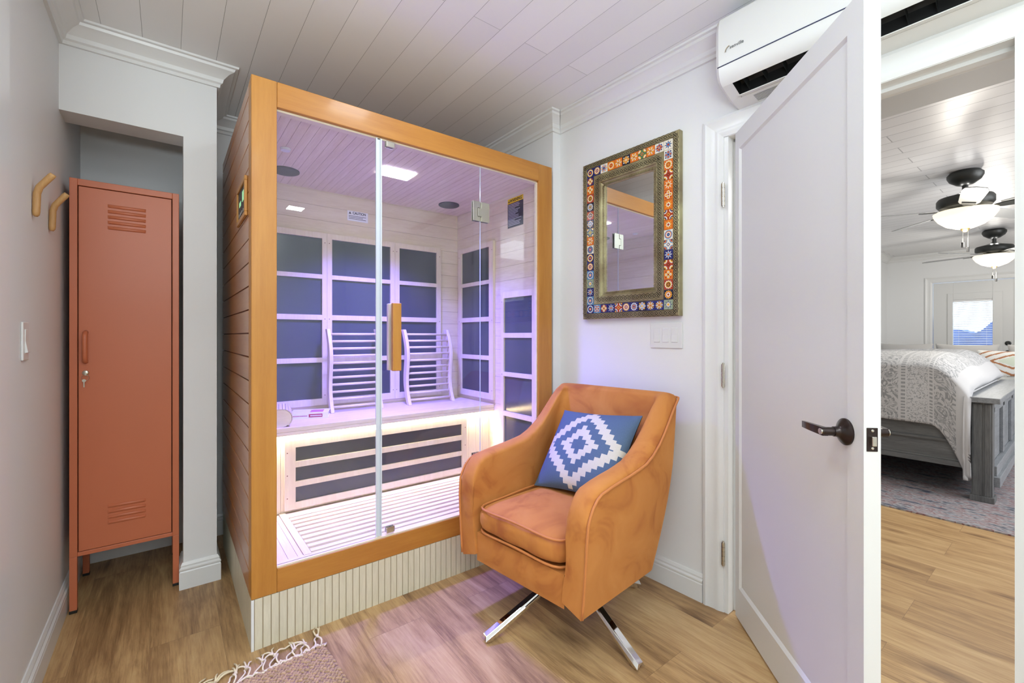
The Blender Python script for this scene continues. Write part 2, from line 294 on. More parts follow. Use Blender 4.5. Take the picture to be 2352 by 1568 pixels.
# ------------------------------------------------------------------ builders
WM = {}     # world matrix of every empty/part
class MB:
    def __init__(s, M=None): s.v = []; s.f = []; s.m = []; s.uv = None; s.M = M or Matrix()
    def add(s, vs, fs, mi=0, M=None):
        k = len(s.v); T = s.M @ M if M else s.M
        s.v += [T @ Vector(p) for p in vs]; s.f += [tuple(i+k for i in f) for f in fs]
        s.m += [mi]*len(fs) if isinstance(mi, int) else list(mi)
        return s
    def box(s, x0, x1, y0, y1, z0, z1, mi=0, M=None):
        x0, x1 = sorted((x0, x1)); y0, y1 = sorted((y0, y1)); z0, z1 = sorted((z0, z1))
        return s.add([(x0, y0, z0), (x1, y0, z0), (x1, y1, z0), (x0, y1, z0), (x0, y0, z1), (x1, y0, z1), (x1, y1, z1), (x0, y1, z1)],
                     [(0, 3, 2, 1), (4, 5, 6, 7), (0, 1, 5, 4), (1, 2, 6, 5), (2, 3, 7, 6), (3, 0, 4, 7)], mi, M)
    def prism(s, poly, h0, h1, axis='z', mi=0, M=None):
        def P(a, b, h): return {'z': (a, b, h), 'y': (a, h, b), 'x': (h, a, b)}[axis]
        n = len(poly); vs = [P(a, b, h0) for a, b in poly]+[P(a, b, h1) for a, b in poly]
        fs = [tuple(range(n-1, -1, -1)), tuple(range(n, 2*n))]+[(i, (i+1) % n, n+(i+1) % n, n+i) for i in range(n)]
        return s.add(vs, fs, mi, M)
    def tube(s, pts, r, n=8, mi=0, closed=False, M=None, flat=1.0):
        pts = [Vector(p) for p in pts]; k = len(pts); vs = []; fs = []
        rr = r if isinstance(r, (list, tuple)) else [r]*k
        up = None
        for i, p in enumerate(pts):
            t = (pts[(i+1) % k]-pts[i-1]) if closed else (pts[min(i+1, k-1)]-pts[max(i-1, 0)])
            if t.length < 1e-9: t = Vector((0, 0, 1))
            t.normalize()
            if up is None: up = Vector((0, 0, 1)) if abs(t.z) < .9 else Vector((1, 0, 0))
            a = t.cross(up)
            if a.length < 1e-4: a = t.cross(Vector((1, .3, 0)))
            a.normalize(); b = a.cross(t).normalized(); up = b
            for j in range(n):
                q = 2*pi*j/n; vs.append(p+a*rr[i]*cos(q)+b*rr[i]*sin(q)*flat)
        m = k if closed else k-1
        for i in range(m):
            for j in range(n):
                fs.append((i*n+j, i*n+(j+1) % n, ((i+1) % k)*n+(j+1) % n, ((i+1) % k)*n+j))
        if not closed: fs += [tuple(range(n-1, -1, -1)), tuple((k-1)*n+j for j in range(n))]
        return s.add(vs, fs, mi, M)
    def cyl(s, p0, p1, r, n=20, mi=0, r2=None):
        return s.tube([p0, p1], [r, r if r2 is None else r2], n, mi)
    def lathe(s, prof, c=(0, 0, 0), n=28, mi=0, M=None):
        vs = []; fs = []; k = len(prof)
        for j in range(n):
            q = 2*pi*j/n
            for r, z in prof: vs.append((c[0]+r*cos(q), c[1]+r*sin(q), c[2]+z))
        for j in range(n):
            for i in range(k-1):
                fs.append((j*k+i, ((j+1) % n)*k+i, ((j+1) % n)*k+i+1, j*k+i+1))
        return s.add(vs, fs, mi, M)
    def grid(s, fn, nu, nv, mi=0, close_u=False):
        vs = [fn(i/nu, j/nv) for i in range(nu+(0 if close_u else 1)) for j in range(nv+1)]
        R = nu if close_u else nu+1; fs = []; ms = []
        for i in range(nu):
            for j in range(nv):
                a = i % R; b = (i+1) % R
                fs.append((a*(nv+1)+j, b*(nv+1)+j, b*(nv+1)+j+1, a*(nv+1)+j+1)); ms.append(mi(i, j) if callable(mi) else mi)
        return s.add(vs, fs, ms)
    def build(s, name, mats, parent=None, smooth=False, bevel=0, seg=2, origin=None, kind=None, label=None, auto=None, sub=0):
        if not isinstance(mats, (list, tuple)): mats = [mats]
        if parent is not None: M = WM[parent.name]
        else: M = Matrix.Translation(Vector(origin) if origin is not None else Vector((0, 0, 0)))
        inv = M.inverted()
        me = bpy.data.meshes.new(name); me.from_pydata([inv @ v for v in s.v], [], s.f)
        for m in mats: me.materials.append(m)
        me.polygons.foreach_set('material_index', s.m)
        bm = bmesh.new(); bm.from_mesh(me)
        bmesh.ops.recalc_face_normals(bm, faces=bm.faces)
        if auto is not None:
            for f in bm.faces: f.smooth = True
            for e in bm.edges:
                if len(e.link_faces) == 2 and e.calc_face_angle(0) > radians(auto): e.smooth = False
        bm.to_mesh(me); bm.free()
        if smooth:
            for p in me.polygons: p.use_smooth = True
        o = bpy.data.objects.new(name, me); COL.objects.link(o)
        if parent is not None: o.parent = parent
        else: o.location = M.translation
        WM[o.name] = M
        if bevel:
            b = o.modifiers.new('bevel', 'BEVEL'); b.width = bevel; b.segments = seg; b.limit_method = 'ANGLE'; b.angle_limit = radians(40)
        if sub:
            b = o.modifiers.new('sub', 'SUBSURF'); b.levels = sub; b.render_levels = sub
        if kind: o['kind'] = kind
        if label: o['label'] = label
        return o
def thing(name, label, cat, loc=(0, 0, 0), rz=0, group=None, M=None):
    o = bpy.data.objects.new(name, None); COL.objects.link(o); o.empty_display_size = .1
    M = M or (Matrix.Translation(Vector(loc)) @ Matrix.Rotation(rz, 4, 'Z')); o.matrix_world = M
    WM[o.name] = M; o['label'] = label; o['category'] = cat
    if group: o['group'] = group
    return o
def tag(o, label, cat, group=None, kind=None):
    o['label'] = label; o['category'] = cat
    if group: o['group'] = group
    if kind: o['kind'] = kind
    return o
def struct(name, mb, m, label=None, cat=None, **k):
    o = mb.build(name, m, kind='structure', **k)
    if label: o['label'] = label
    if cat: o['category'] = cat
    return o
def L(p): return WM[p.name].translation
def text(name, s, size, M, m, parent, align='CENTER', ext=.0004, sx=1.0, bold=0):
    c = bpy.data.curves.new('t', 'FONT'); c.body = s; c.size = size; c.extrude = ext; c.align_x = align; c.align_y = 'CENTER'; c.offset = bold
    o = bpy.data.objects.new('t', c); COL.objects.link(o)
    dg = bpy.context.evaluated_depsgraph_get(); dg.update()
    me = bpy.data.meshes.new_from_object(o.evaluated_get(dg)); bpy.data.objects.remove(o); bpy.data.curves.remove(c)
    inv = WM[parent.name].inverted()
    me.transform(inv @ M @ Matrix.Diagonal((sx, 1, 1, 1)))
    me.materials.clear(); me.materials.append(m); me.name = name
    q = bpy.data.objects.new(name, me); COL.objects.link(q); q.parent = parent; WM[q.name] = WM[parent.name]
    return q
def frameM(o, ex, ey, ez):
    M = Matrix.Identity(4)
    for i, e in enumerate((ex, ey, ez)):
        for j in range(3): M[j][i] = e[j]
    M.translation = Vector(o); return M

# right wall frame: local x = along the wall (deeper), y = out into the room, z up
AL = radians(1.5); T = Vector((-sin(AL), cos(AL), 0)); NN = Vector((-cos(AL), -sin(AL), 0))
RWM = frameM((1.885, 0, 0), T, NN, (0, 0, 1))
def rw(s_, n_, z_): return RWM @ Vector((s_, n_, z_))
CH = 2.44
XL = -.35            # left wall
YB = 3.12            # back wall

# ================================================================== THE SETTING
mb = MB(); mb.box(-2.9, 9.6, -2.6, 3.4, -.05, 0); floor = struct('floor', mb, FLOOR)
mb = MB(); mb.add([(-2.9, -2.6, CH), (1.93, -2.6, CH), (1.93, 3.4, CH), (-2.9, 3.4, CH), (-2.9, -2.6, CH+.1), (1.93, -2.6, CH+.1), (1.93, 3.4, CH+.1), (-2.9, 3.4, CH+.1)],
                   [(0, 3, 2, 1), (4, 5, 6, 7), (0, 1, 5, 4), (1, 2, 6, 5), (2, 3, 7, 6), (3, 0, 4, 7)])
struct('ceiling', mb, CEIL)
mb = MB(); mb.box(1.93, 9.6, -2.6, 3.4, CH, CH+.1); struct('ceiling', mb, CEILB)
# left wall
mb = MB(); mb.box(XL-.12, XL, 1.72, 3.3, 0, CH); struct('wall_left', mb, WALL)
mb = MB(); mb.box(-2.9, XL-.12, 1.72, 1.84, 0, CH); struct('wall_left', mb, WALL)
mb = MB(); mb.box(-2.9, -2.78, -2.5, 1.72, 0, CH); struct('wall_left', mb, WALL)
mb = MB(); mb.box(-2.9, 1.95, -2.6, -2.48, 0, CH); struct('wall_front', mb, WALL)
mb = MB(); mb.box(XL, XL+.022, 1.60, 1.735, 0, CH-.02); mb.box(XL-.14, XL, 1.6, 1.72, 0, CH-.02); struct('trim_1', mb, TRIM, bevel=.004)
# back wall
mb = MB(); mb.box(XL-.12, 2.0, YB, YB+.12, 0, CH); struct('wall_back', mb, WALL)
# pillar + header in front of the locker alcove
mb = MB(); mb.box(.057, .186, 2.555, 2.695, 0, CH); mb.box(XL, .057, 2.555, 2.695, 2.085, CH); mb.box(.12, .186, 2.695, YB, 0, CH); mb.box(XL, .12, 2.695, YB, 2.30, CH)
struct('wall_alcove', mb, WALL)
# right wall: opening s .12 -> .925, header above 2.0
MR = RWM
mb = MB(MR)
mb.box(-2.6, .10, 0, -.12, 0, CH); mb.box(.10, .945, 0, -.12, 2.01, CH); mb.box(.945, 1.908, 0, -.12, 0, CH)
wr = struct('wall_right', mb, WALL)
mb = MB(); mb.box(1.775, 1.93, 1.9075, YB, 0, CH); struct('wall_right', mb, WALL)
# bedroom walls
mb = MB(); mb.box(9.4, 9.5, -2.5, .60, 0, CH); mb.box(9.4, 9.5, 1.50, 3.3, 0, CH); mb.box(9.4, 9.5, .60, 1.50, 2.0, CH); struct('wall_far', mb, WALL)
mb = MB(); mb.box(9.05, 9.4, 2.03, 2.15, 0, CH); mb.box(8.2, 9.05, 2.03, 2.15, 2.04, CH); mb.box(7.6, 8.2, 2.03, 2.15, 0, CH); mb.box(7.6, 7.7, 2.15, 3.2, 0, CH); struct('wall_far', mb, WALL)
mb = MB(); mb.box(1.90, 9.5, 3.12, 3.25, 0, CH); struct('wall_far', mb, WALL)
mb = MB(); mb.box(2.0, 9.5, -2.6, -2.48, 0, CH); struct('wall_far', mb, WALL)
# dropped soffit in the bedroom by the doorway
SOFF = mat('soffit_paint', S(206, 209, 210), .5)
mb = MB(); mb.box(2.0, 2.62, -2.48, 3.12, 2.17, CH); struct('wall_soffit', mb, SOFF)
# sliding closet door in the far opening
mb = MB(); mb.box(8.22, 9.04, 2.10, 2.14, .01, 2.03); d3 = struct('door_3', mb, DOORP)

# crown moulding profile (d = out from wall, z)
CP = [(0, 2.352), (.012, 2.352), (.014, 2.366), (.022, 2.372), (.026, 2.388), (.046, 2.41), (.066, 2.420), (.070, 2.430), (.082, 2.432), (.084, 2.44), (0, 2.44)]
def crown_run(mb, p0, p1, nrm, e0=0, e1=0):
    """run from p0 to p1; e = mitre: +1 outside corner, -1 inside corner, 0 square"""
    p0 = Vector(p0+(0,)); p1 = Vector(p1+(0,)); t = (p1-p0).normalized(); nv = Vector(nrm+(0,)).normalized(); k = len(CP); vs = []
    for p, e, sg in ((p0, e0, -1), (p1, e1, 1)):
        for d, z in CP: q = p+nv*d+t*(sg*e*d); vs.append((q.x, q.y, z))
    fs = [(i, (i+1) % k, k+(i+1) % k, k+i) for i in range(k)]+[tuple(range(k)), tuple(range(2*k-1, k-1, -1))]
    mb.add(vs, fs)
c0 = rw(-2.4, 0, 0); c1 = rw(1.908, 0, 0)
mb = MB(); crown_run(mb, (XL, 1.75), (XL, 2.555), (1, 0), 0, -1); crown_run(mb, (XL, 2.555), (.186, 2.555), (0, -1), -1, 1); crown_run(mb, (.186, 2.555), (.186, YB), (1, 0), 1, -1)
crown_run(mb, (.186, YB), (1.775, YB), (0, -1), -1, -1); struct('trim_2', mb, TRIM, auto=25)
mb = MB(); crown_run(mb, (1.775, YB), (1.775, 1.908), (-1, 0), -1, 1); crown_run(mb, (1.775, 1.908), (c1.x, 1.908), (0, -1), 1, -1)
crown_run(mb, (c1.x, c1.y), (c0.x, c0.y), (NN.x, NN.y), -1, 0); struct('trim_3', mb, TRIM, auto=25)
mb = MB(); crown_run(mb, (9.4, -2.4), (9.4, 2.03), (-1, 0), 0, -1); crown_run(mb, (9.4, 2.03), (7.6, 2.03), (0, -1), -1, 0); struct('trim_4', mb, TRIM, auto=25)
# baseboards
BP = [(0, 0), (.016, 0), (.016, .078), (.013, .083), (.016, .088), (.016, .094), (.010, .101), (.010, .108), (.004, .12), (0, .12)]
def base_run(mb, p0, p1, nrm, e0=0, e1=0):
    global CP
    sv = CP; CP = BP; crown_run(mb, p0, p1, nrm, e0, e1); CP = sv
mb = MB(); base_run(mb, (XL, 1.735), (XL, YB), (1, 0), 0, -1); struct('baseboard_left', mb, TRIM, auto=25)
mb = MB(); base_run(mb, (.057, 2.695), (.057, 2.555), (-1, 0), 0, 1); base_run(mb, (.057, 2.555), (.186, 2.555), (0, -1), 1, 1); base_run(mb, (.186, 2.555), (.186, YB), (1, 0), 1, 0); struct('baseboard_alcove', mb, TRIM, auto=25)
mb = MB(); base_run(mb, (.19, YB), (1.775, YB), (0, -1), 0, 0); struct('baseboard_back', mb, TRIM, auto=25)
q0 = rw(1.03, 0, 0); mb = MB(); base_run(mb, (c1.x, c1.y), (q0.x, q0.y), (NN.x, NN.y), 0, 0); base_run(mb, (1.775, 1.908), (c1.x, 1.908), (0, -1), 1, -1); struct('baseboard_right', mb, TRIM, auto=25)
mb = MB(); base_run(mb, (9.4, -2.4), (9.4, .5), (-1, 0)); base_run(mb, (9.4, 1.6), (9.4, 2.03), (-1, 0)); struct('baseboard_far', mb, TRIM, auto=25)

# door casing round the bedroom opening (profiled) and jambs
def casing(mb, s0, s1, z1, wdt, M, n0=0.0, sg=1):
    prof = [(0, 0), (0, .016), (.012, .019), (.02, .015), (.05, .012), (.058, .014), (.07, .012), (.078, .009), (.086, .007), (.086, 0)]
    # outer edge -> inner edge; legs and head with 45 degree mitres
    for side in (0, 1):
        vs = []; k = len(prof)
        for z, top in ((0, 0), (z1, 1)):
            for u, h in prof:
                s_ = (s1+wdt-u) if side == 0 else (s0-wdt+u)
                zz = z if not top else z1+wdt-u
                vs.append((s_, (n0+h)*sg, zz))
        mb.add(vs, [(i, (i+1) % k, k+(i+1) % k, k+i) for i in range(k)]+[tuple(range(k)), tuple(range(2*k-1, k-1, -1))], 0)
    vs = []
    for end in (0, 1):
        for u, h in prof:
            s_ = (s1+wdt-u) if end == 0 else (s0-wdt+u); vs.append((s_, (n0+h)*sg, z1+wdt-u))
    mb.add(vs, [(i, (i+1) % k, k+(i+1) % k, k+i) for i in range(k)]+[tuple(range(k)), tuple(range(2*k-1, k-1, -1))], 0)
mb = MB(MR); casing(mb, .128, .938, 2.0, .088, None)
mb.box(.94, .922, 0.004, -.125, 0, 2.004); mb.box(.10, .118, .004, -.125, 0, 2.004); mb.box(.10, .94, .004, -.125, 2.0, 2.02)
mb.box(.922, .912, -.045, -.08, 0, 2.0); mb.box(.118, .128, -.045, -.08, 0, 2.0); mb.box(.118, .922, -.045, -.08, 1.988, 2.0)
struct('trim_5', mb, TRIM, auto=25)
mb = MB(MR); mb.box(.118, .1215, -.005, -.034, .898, .965); mb.box(.118, .123, -.002, .003, .90, .963)
sp = mb.build('strike_plate', BRONZE, origin=rw(.12, 0, .93), bevel=.001); tag(sp, 'dark bronze strike plate on the door jamb at the right edge', 'strike plate')

# ---- open door leaf (door_1)
ang = radians(43.7); U = Vector((sin(ang), cos(ang), 0)); V = Vector((cos(ang), -sin(ang), 0))   # U: towards hinge, V: back side
hp = Vector((1.8627-.004, .893, 0))
DW = .780
DM = frameM(hp-U*DW, U, V, (0, 0, 1))      # local x 0 = free edge, DW = hinge; y 0 = room face, .038 = other face
mb = MB(DM)
z0, z1 = .012, 2.0; st = .062; hs = .036; TR = 1.918; BR = .15
mb.box(0, st, 0, .038, z0, z1); mb.box(DW-hs, DW, 0, .038, z0, z1)
mb.box(st, DW-hs, 0, .038, z0, BR-.012); mb.box(st, DW-hs, 0, .038, TR+.008, z1)
mb.box(st, DW-hs, .008, .030, BR-.012, TR+.008)
# sloped sticking round the panel
def slope(a, b, c, d): mb.add([a, b, c, d], [(0, 1, 2, 3)])
for y0_, y1_ in ((0, .008), (.038, .030)):
    slope((st, y0_, BR-.012), (DW-hs, y0_, BR-.012), (DW-hs-.008, y1_, BR), (st+.002, y1_, BR))
    slope((st, y0_, TR+.008), (DW-hs, y0_, TR+.008), (DW-hs-.008, y1_, TR), (st+.002, y1_, TR))
    slope((DW-hs, y0_, BR-.012), (DW-hs, y0_, TR+.008), (DW-hs-.008, y1_, TR), (DW-hs-.008, y1_, BR))
    slope((st, y0_, BR-.012), (st, y0_, TR+.008), (st+.003, y1_, TR), (st+.003, y1_, BR))
door = mb.build('door_1', DOORP, origin=hp, kind='structure'); WM[door.name] = Matrix.Translation(hp)
door['label'] = 'open white one-panel door leaf with dark lever handle'
# latch plate, levers, hinges
mb = MB(DM); mb.box(-.0015, .001, .006, .031, .888, .945); mb.box(-.009, 0, .014, .024, .902, .925, 1)
for z in (.896, .938): mb.cyl((-.003, .0185, z), (0, .0185, z), .0035, 10, 1)
mb.build('latch_plate', [BRONZE, STEEL], door, bevel=.0015)
def lever(sgn, y0_):
    mb = MB(DM); cx, cz = .067, .921
    Ml = Matrix.Translation((cx, y0_, cz)) @ Matrix.Rotation(radians(90)*(1 if sgn < 0 else -1), 4, 'X')
    mb.lathe([(0, 0), (.034, 0), (.034, .004), (.031, .007), (.026, .010), (.017, .017), (.0135, .021), (.0125, .03), (0, .03)], n=32, M=Ml)
    o = mb.build('door_handle', [BRONZE, COPPER], door, auto=35)
    mb = MB(DM); mb.cyl((cx, y0_+sgn*.02, cz), (cx, y0_+sgn*.058, cz), .011, 20)
    pts = []; 
    for i in range(9):
        t = i/8; pts.append((cx-.006+.105*t, y0_+sgn*(.052+.006*sin(pi*t)), cz+.002*sin(pi*t)))
    vs = []
    for i, p in enumerate(pts):
        t = i/8; h = .0105-.002*t; d = .0065-.0035*t
        vs += [(p[0], p[1]-d, p[2]-h), (p[0], p[1]+d, p[2]-h), (p[0], p[1]+d, p[2]+h), (p[0], p[1]-d, p[2]+h)]
    fs = [(i*4+j, i*4+(j+1) % 4, i*4+4+(j+1) % 4, i*4+4+j) for i in range(8) for j in range(4)]+[(0, 1, 2, 3), (32, 33, 34, 35)]
    mb.add(vs, fs); mb.cyl((cx, y0_+sgn*.05, cz), (cx, y0_+sgn*.062, cz), .008, 16, 1)
    mb.build('lever', [BRONZE, STEEL], o, auto=50)
lever(-1, 0); lever(1, .038)
for z in (1.755, 1.0, .255):
    mb = MB(); c = rw(.935, .022, z)
    for k in range(5): mb.cyl((c.x, c.y, z-.047+k*.019), (c.x, c.y, z-.047+k*.019+.0175), .0075, 14)
    mb.cyl((c.x, c.y, z-.052), (c.x, c.y, z+.052), .005, 10)
    mb.build('hinge', STEEL, door)

# ================================================================== BEDROOM FAR DOOR (door_2), window, blinds
FM = frameM((9.4, 0, 0), (0, 1, 0), (-1, 0, 0), (0, 0, 1))
mb = MB(FM); casing(mb, .62, 1.48, 1.98, .088, None); mb.box(.60, .62, 0, -.1, 0, 2.0); mb.box(1.48, 1.50, 0, -.1, 0, 2.0); mb.box(.6, 1.5, 0, -.1, 1.98, 2.0); struct('trim_6', mb, TRIM, auto=25)
mb = MB(FM)
a0, a1, b0, b1 = .845, 1.255, .32, 1.705
mb.box(.625, a0, -.03, -.07, .01, 1.975); mb.box(a1, 1.475, -.03, -.07, .01, 1.975); mb.box(a0, a1, -.03, -.07, .01, b0); mb.box(a0, a1, -.03, -.07, b1, 1.975)
for (u0, u1, v0, v1) in ((a0-.10, a0, b0-.10, b1+.10), (a1, a1+.06, b0-.10, b1+.10), (a0, a1, b1, b1+.10), (a0, a1, b0-.10, b0)):
    mb.box(u0, u1, -.012, -.03, v0, v1)
d2 = mb.build('door_2', DOORP, origin=(9.4, 1.05, 0), kind='structure', bevel=.004); d2['label'] = 'closed white glazed door at the far end of the bedroom'
mb = MB(FM); mb.box(a0, a1, -.055, -.059, b0, b1); mb.build('window_pane', GLASS, d2)
SLAT = mat('white_blind_slat', S(236, 236, 236), .4)
mb = MB(FM)
k = 0; z = b0+.012
while z < b1-.01:
    mb.add([(a0+.004, -.034, z), (a1-.004, -.034, z), (a1-.004, -.050, z+.010), (a0+.004, -.050, z+.010), (a0+.004, -.034, z+.0015), (a1-.004, -.034, z+.0015), (a1-.004, -.050, z+.0115), (a0+.004, -.050, z+.0115)], [(0, 1, 2, 3), (4, 5, 6, 7), (0, 1, 5, 4), (2, 3, 7, 6), (0, 3, 7, 4), (1, 2, 6, 5)]); z += .0255
for x in (a0+.06, a1-.06): mb.box(x, x+.002, -.042, -.043, b0, b1)
mb.box(a0, a1, -.030, -.053, b1-.03, b1)
mb.build('blind', SLAT, d2)
mb = MB(FM)
for z in (1.06, .93): mb.lathe([(0, 0), (.032, 0), (.032, .008), (.02, .012), (.014, .03), (0, .03)] if z > 1 else [(0, 0), (.032, 0), (.032, .008), (.012, .012), (.012, .03), (.026, .04), (.026, .06), (0, .065)],
                       M=Matrix.Translation((.695, -.028, z)) @ Matrix.Rotation(radians(-90), 4, 'X'), n=24)
mb.build('door_knob', DARKG, d2, auto=40)
# foliage and blue fence seen through the far door
HEDGE = mat('blue_foliage', S(70, 110, 190), .9, var=.6, vscale=5)  # foliage blue all over from a colour artefact, mottled at random
mb = MB()
def hd(u, v):
    return (12.4+.25*sin(9*u+5*v)+.2*sin(23*u), -1.0+4.0*u, v*(1.35+.12*sin(17*u)+.07*sin(41*u)))
mb.grid(hd, 60, 12); mb.grid(lambda u, v: (12.4+.8*v, -1+4*u, (1.35+.12*sin(17*u)+.07*sin(41*u))), 60, 2)
hg = mb.build('hedge', HEDGE, origin=(12.4, 1, 0), smooth=True); tag(hg, 'blue-green hedge outside the glazed bedroom door', 'hedge')
mb = MB(); mb.box(9.5, 16, -4, 5, -.1, -.02); gr = mb.build('ground_outside', mat('paving', S(180, 184, 190), .9)); gr['kind'] = 'structure'

# ================================================================== SAUNA
SX0, SX1, SY0, SY1, SZ0, SZ1 = .243, 1.746, 1.884, 2.955, .19, 2.13
# plinth with fluted tiles
mb = MB()
mb.box(SX0+.004, SX1-.004, SY0+.004, SY1, .0, SZ0-.001, 1)
x = SX0+.012
while x < SX1-.02:
    mb.box(x, min(x+.0245, SX1-.004), SY0+.001, SY0+.010, .0, SZ0-.001); x += .0277
y = SY0+.012
while y < SY1-.02:
    mb.box(SX0+.001, SX0+.010, y, y+.0245, .0, SZ0-.001); y += .0277
mb.box(SX0, SX0+.009, SY0, SY0+.009, 0, SZ0-.001, 2)
pl = mb.build('plinth', [TILEP, TGAP, TRIM], origin=((SX0+SX1)/2, SY0, 0)); tag(pl, 'low platform clad in cream fluted tile under the sauna', 'platform')

sa = thing('infrared_sauna', 'honey-stained wooden infrared sauna cabin with glass front, lit purple inside', 'sauna', (SX0, SY0, SZ0))
F = .03
mb = MB()
mb.box(SX0, SX0+.085, SY0, SY0+F, SZ0, SZ1, 0); mb.box(SX1-.10, SX1, SY0, SY0+F, SZ0, SZ1, 0)
mb.box(SX0+.0855, SX1-.1005, SY0, SY0+F, 2.034, SZ1, 1); mb.box(SX0+.0855, SX1-.1005, SY0, SY0+F, SZ0, .28, 1)
mb.build('front_frame', [ORANGEZ, ORANGE], sa, bevel=.0025)
mb = MB(); mb.box(SX0+.086, SX1-.101, SY0+.004, SY0+F+.01, .2805, .287); mb.box(SX0+.086, SX1-.101, SY0+.018, SY0+F+.02, 2.026, 2.0335); mb.box(SX1-.107, SX1-.1005, SY0+.012, SY0+.03, .287, 2.026); mb.build('glazing_bead', PALE, sa)
# outer cladding
def clad(name, x0, x1):
    mb = MB(); z = SZ0
    mb.box(x0+.006 if x0 < 1 else x0, x1 if x0 < 1 else x1-.006, SY0+F+.035, SY1, SZ0+.002, SZ1-.006, 1)
    mb.box(x0, x1, SY0+F+.0005, SY0+F+.034, SZ0, SZ1-.006, 2)
    while z < SZ1-.02:
        zt = min(z+.0885, SZ1-.006); mb.box(x0, x1, SY0+F+.035, SY1, z, zt-.0035, 0); z += .0897
    return mb.build(name, [ORANGEY, GROOVE, ORANGEZ], sa, bevel=.0012, seg=1)
clad('side_wall', SX0, SX0+.018); clad('side_wall', SX1-.018, SX1)
mb = MB(); mb.box(SX0+.0185, SX1-.0185, SY1-.018, SY1, SZ0, SZ1-.01); mb.build('back_wall', ORANGEY, sa)
mb = MB(); mb.box(SX0+.019, SX1-.019, SY0+F+.0005, SY1-.0185, 2.06, 2.115); mb.build('roof', ORANGEY, sa)
# interior linings (pale boards as real strips)
IX0, IX1, IY0, IY1, IZ0, IZ1 = .285, 1.70, SY0+F+.004, 2.86, .285, 2.05
mb = MB(); z = IZ0
mb.box(IX0, IX1, IY1+.006, IY1+.02, IZ0, IZ1, 1)
while z < IZ1: mb.box(IX0, IX1, IY1, IY1+.007, z, min(z+.0868, IZ1)); z += .088
mb.build('back_lining', [PALE, PGAP], sa)
for xx, sg in ((IX1, 1), (IX0, -1)):
    mb = MB(); z = IZ0
    mb.box(xx+sg*.006, xx+sg*.02, IY0+.025, IY1, IZ0, IZ1, 1)
    while z < IZ1: mb.box(xx, xx+sg*.007, IY0+.025, IY1, z, min(z+.0868, IZ1)); z += .088
    mb.box(xx, xx+sg*.02, IY0, IY0+.0245, IZ0, IZ1, 2)
    mb.build('side_lining', [PALEY, PGAP, PALEZ], sa)
mb = MB(); x = IX0
mb.box(IX0, IX1, IY0, IY1, IZ1+.006, IZ1+.01, 1)
while x < IX1: mb.box(x, min(x+.0368, IX1), IY0, IY1, IZ1, IZ1+.007); x += .038
mb.build('ceiling_lining', [PALEY, PGAP], sa)
# floor: boards at the left, slatted duckboard to the right
mb = MB()
mb.box(IX0, IX1, IY0, IY1, .250, .262, 1)
for a, b in ((IX0, .325), (.3265, .375), (.3765, .410), (.4115, .430)): mb.box(a, b, IY0, 2.43, .262, IZ0)
mb.box(.4315, .46, IY0, 2.43, .262, IZ0+.004)
mb.box(.46, 1.64, IY0, 1.930, .262, IZ0); mb.box(.46, 1.64, 2.365, 2.43, .262, IZ0); mb.box(1.64, IX1, IY0, 2.43, .262, IZ0)
mb.build('cabin_floor', [PALEY, PALE], sa)
mb = MB()
for k in range(9): y = 1.938+k*.0478; mb.box(.462, 1.638, y, y+.027, .272, IZ0+.003)
for x in (.6, 1.05, 1.5): mb.box(x, x+.03, 1.934, 2.362, .262, .2718)
mb.build('slatted_duckboard', PALE, sa, bevel=.002)
# bench
mb = MB(); mb.box(IX0, IX1, 2.392, IY1, .694, .716); mb.box(IX0, IX1, 2.392, 2.414, .675, .6935); mb.build('bench', PALE, sa, bevel=.002)
mb = MB(); mb.box(IX0, IX1, 2.445, 2.452, IZ0, .694, 1); x = IX0
while x < IX1: mb.box(x, min(x+.0508, IX1), 2.438, 2.446, IZ0, .694); x += .052
mb.build('bench_front', [PALEZ, PGAP], sa)
mb = MB(); mb.box(IX0+.01, IX1-.01, 2.415, 2.421, .682, .6925); mb.build('led_strip', STRIPON, sa)
# heater panels
def heater(name, fr, u0, u1, w0, w1, panes, ou0, ou1, ow0, ow1, cols=None):
    """fr: frame matrix x along wall, y out of wall, z up. panes: list of (z0,z1)"""
    mb = MB(fr); t = .02
    for a, b in ((ou0, u0), (u1, ou1)): mb.box(a, b, 0.001, t, ow0, ow1)
    zs = [ow0]+[q for p in panes for q in p]+[ow1]
    for i in range(0, len(zs), 2): mb.box(u0, u1, 0.001, t, zs[i], zs[i+1])
    for a in (ou0+.012, ou1-.012):
        for z in (ow0+.06, (ow0+ow1)/2, ow1-.06): mb.cyl((a, t, z), (a, t+.001, z), .0028, 8, 1)
    h = mb.build(name, [PALEZ, GROOVE], sa, bevel=.0015)
    for p in panes:
        mb = MB(fr); mb.box(u0-.003, u1+.003, .003, .009, p[0]-.003, p[1]+.003); mb.build('heating_pane', CARBON, h)
BKM = frameM((0, IY1, 0), (1, 0, 0), (0, -1, 0), (0, 0, 1))
RIM = frameM((IX1, 0, 0), (0, 1, 0), (-1, 0, 0), (0, 0, 1))
BFM = frameM((0, 2.438, 0), (1, 0, 0), (0, -1, 0), (0, 0, 1))
rows = [(.785, 1.004), (1.033, 1.261), (1.292, 1.511), (1.537, 1.756)]
heater('heater_panel', BKM, .38, .741, 0, 0, rows, .345, .769, .745, 1.79)
heater('heater_panel', BKM, .799, 1.173, 0, 0, rows, .770, 1.204, .745, 1.79)
heater('heater_panel', BKM, 1.237, 1.517, 0, 0, rows, 1.205, 1.552, .745, 1.79)
heater('heater_panel', RIM, 2.425, 2.775, 0, 0, rows, 2.378, 2.815, .745, 1.79)
heater('heater_panel', RIM, 1.985, 2.262, 0, 0, [(.445, .662), (.692, .911), (.938, 1.153), (1.183, 1.402)], 1.945, 2.292, .405, 1.44)
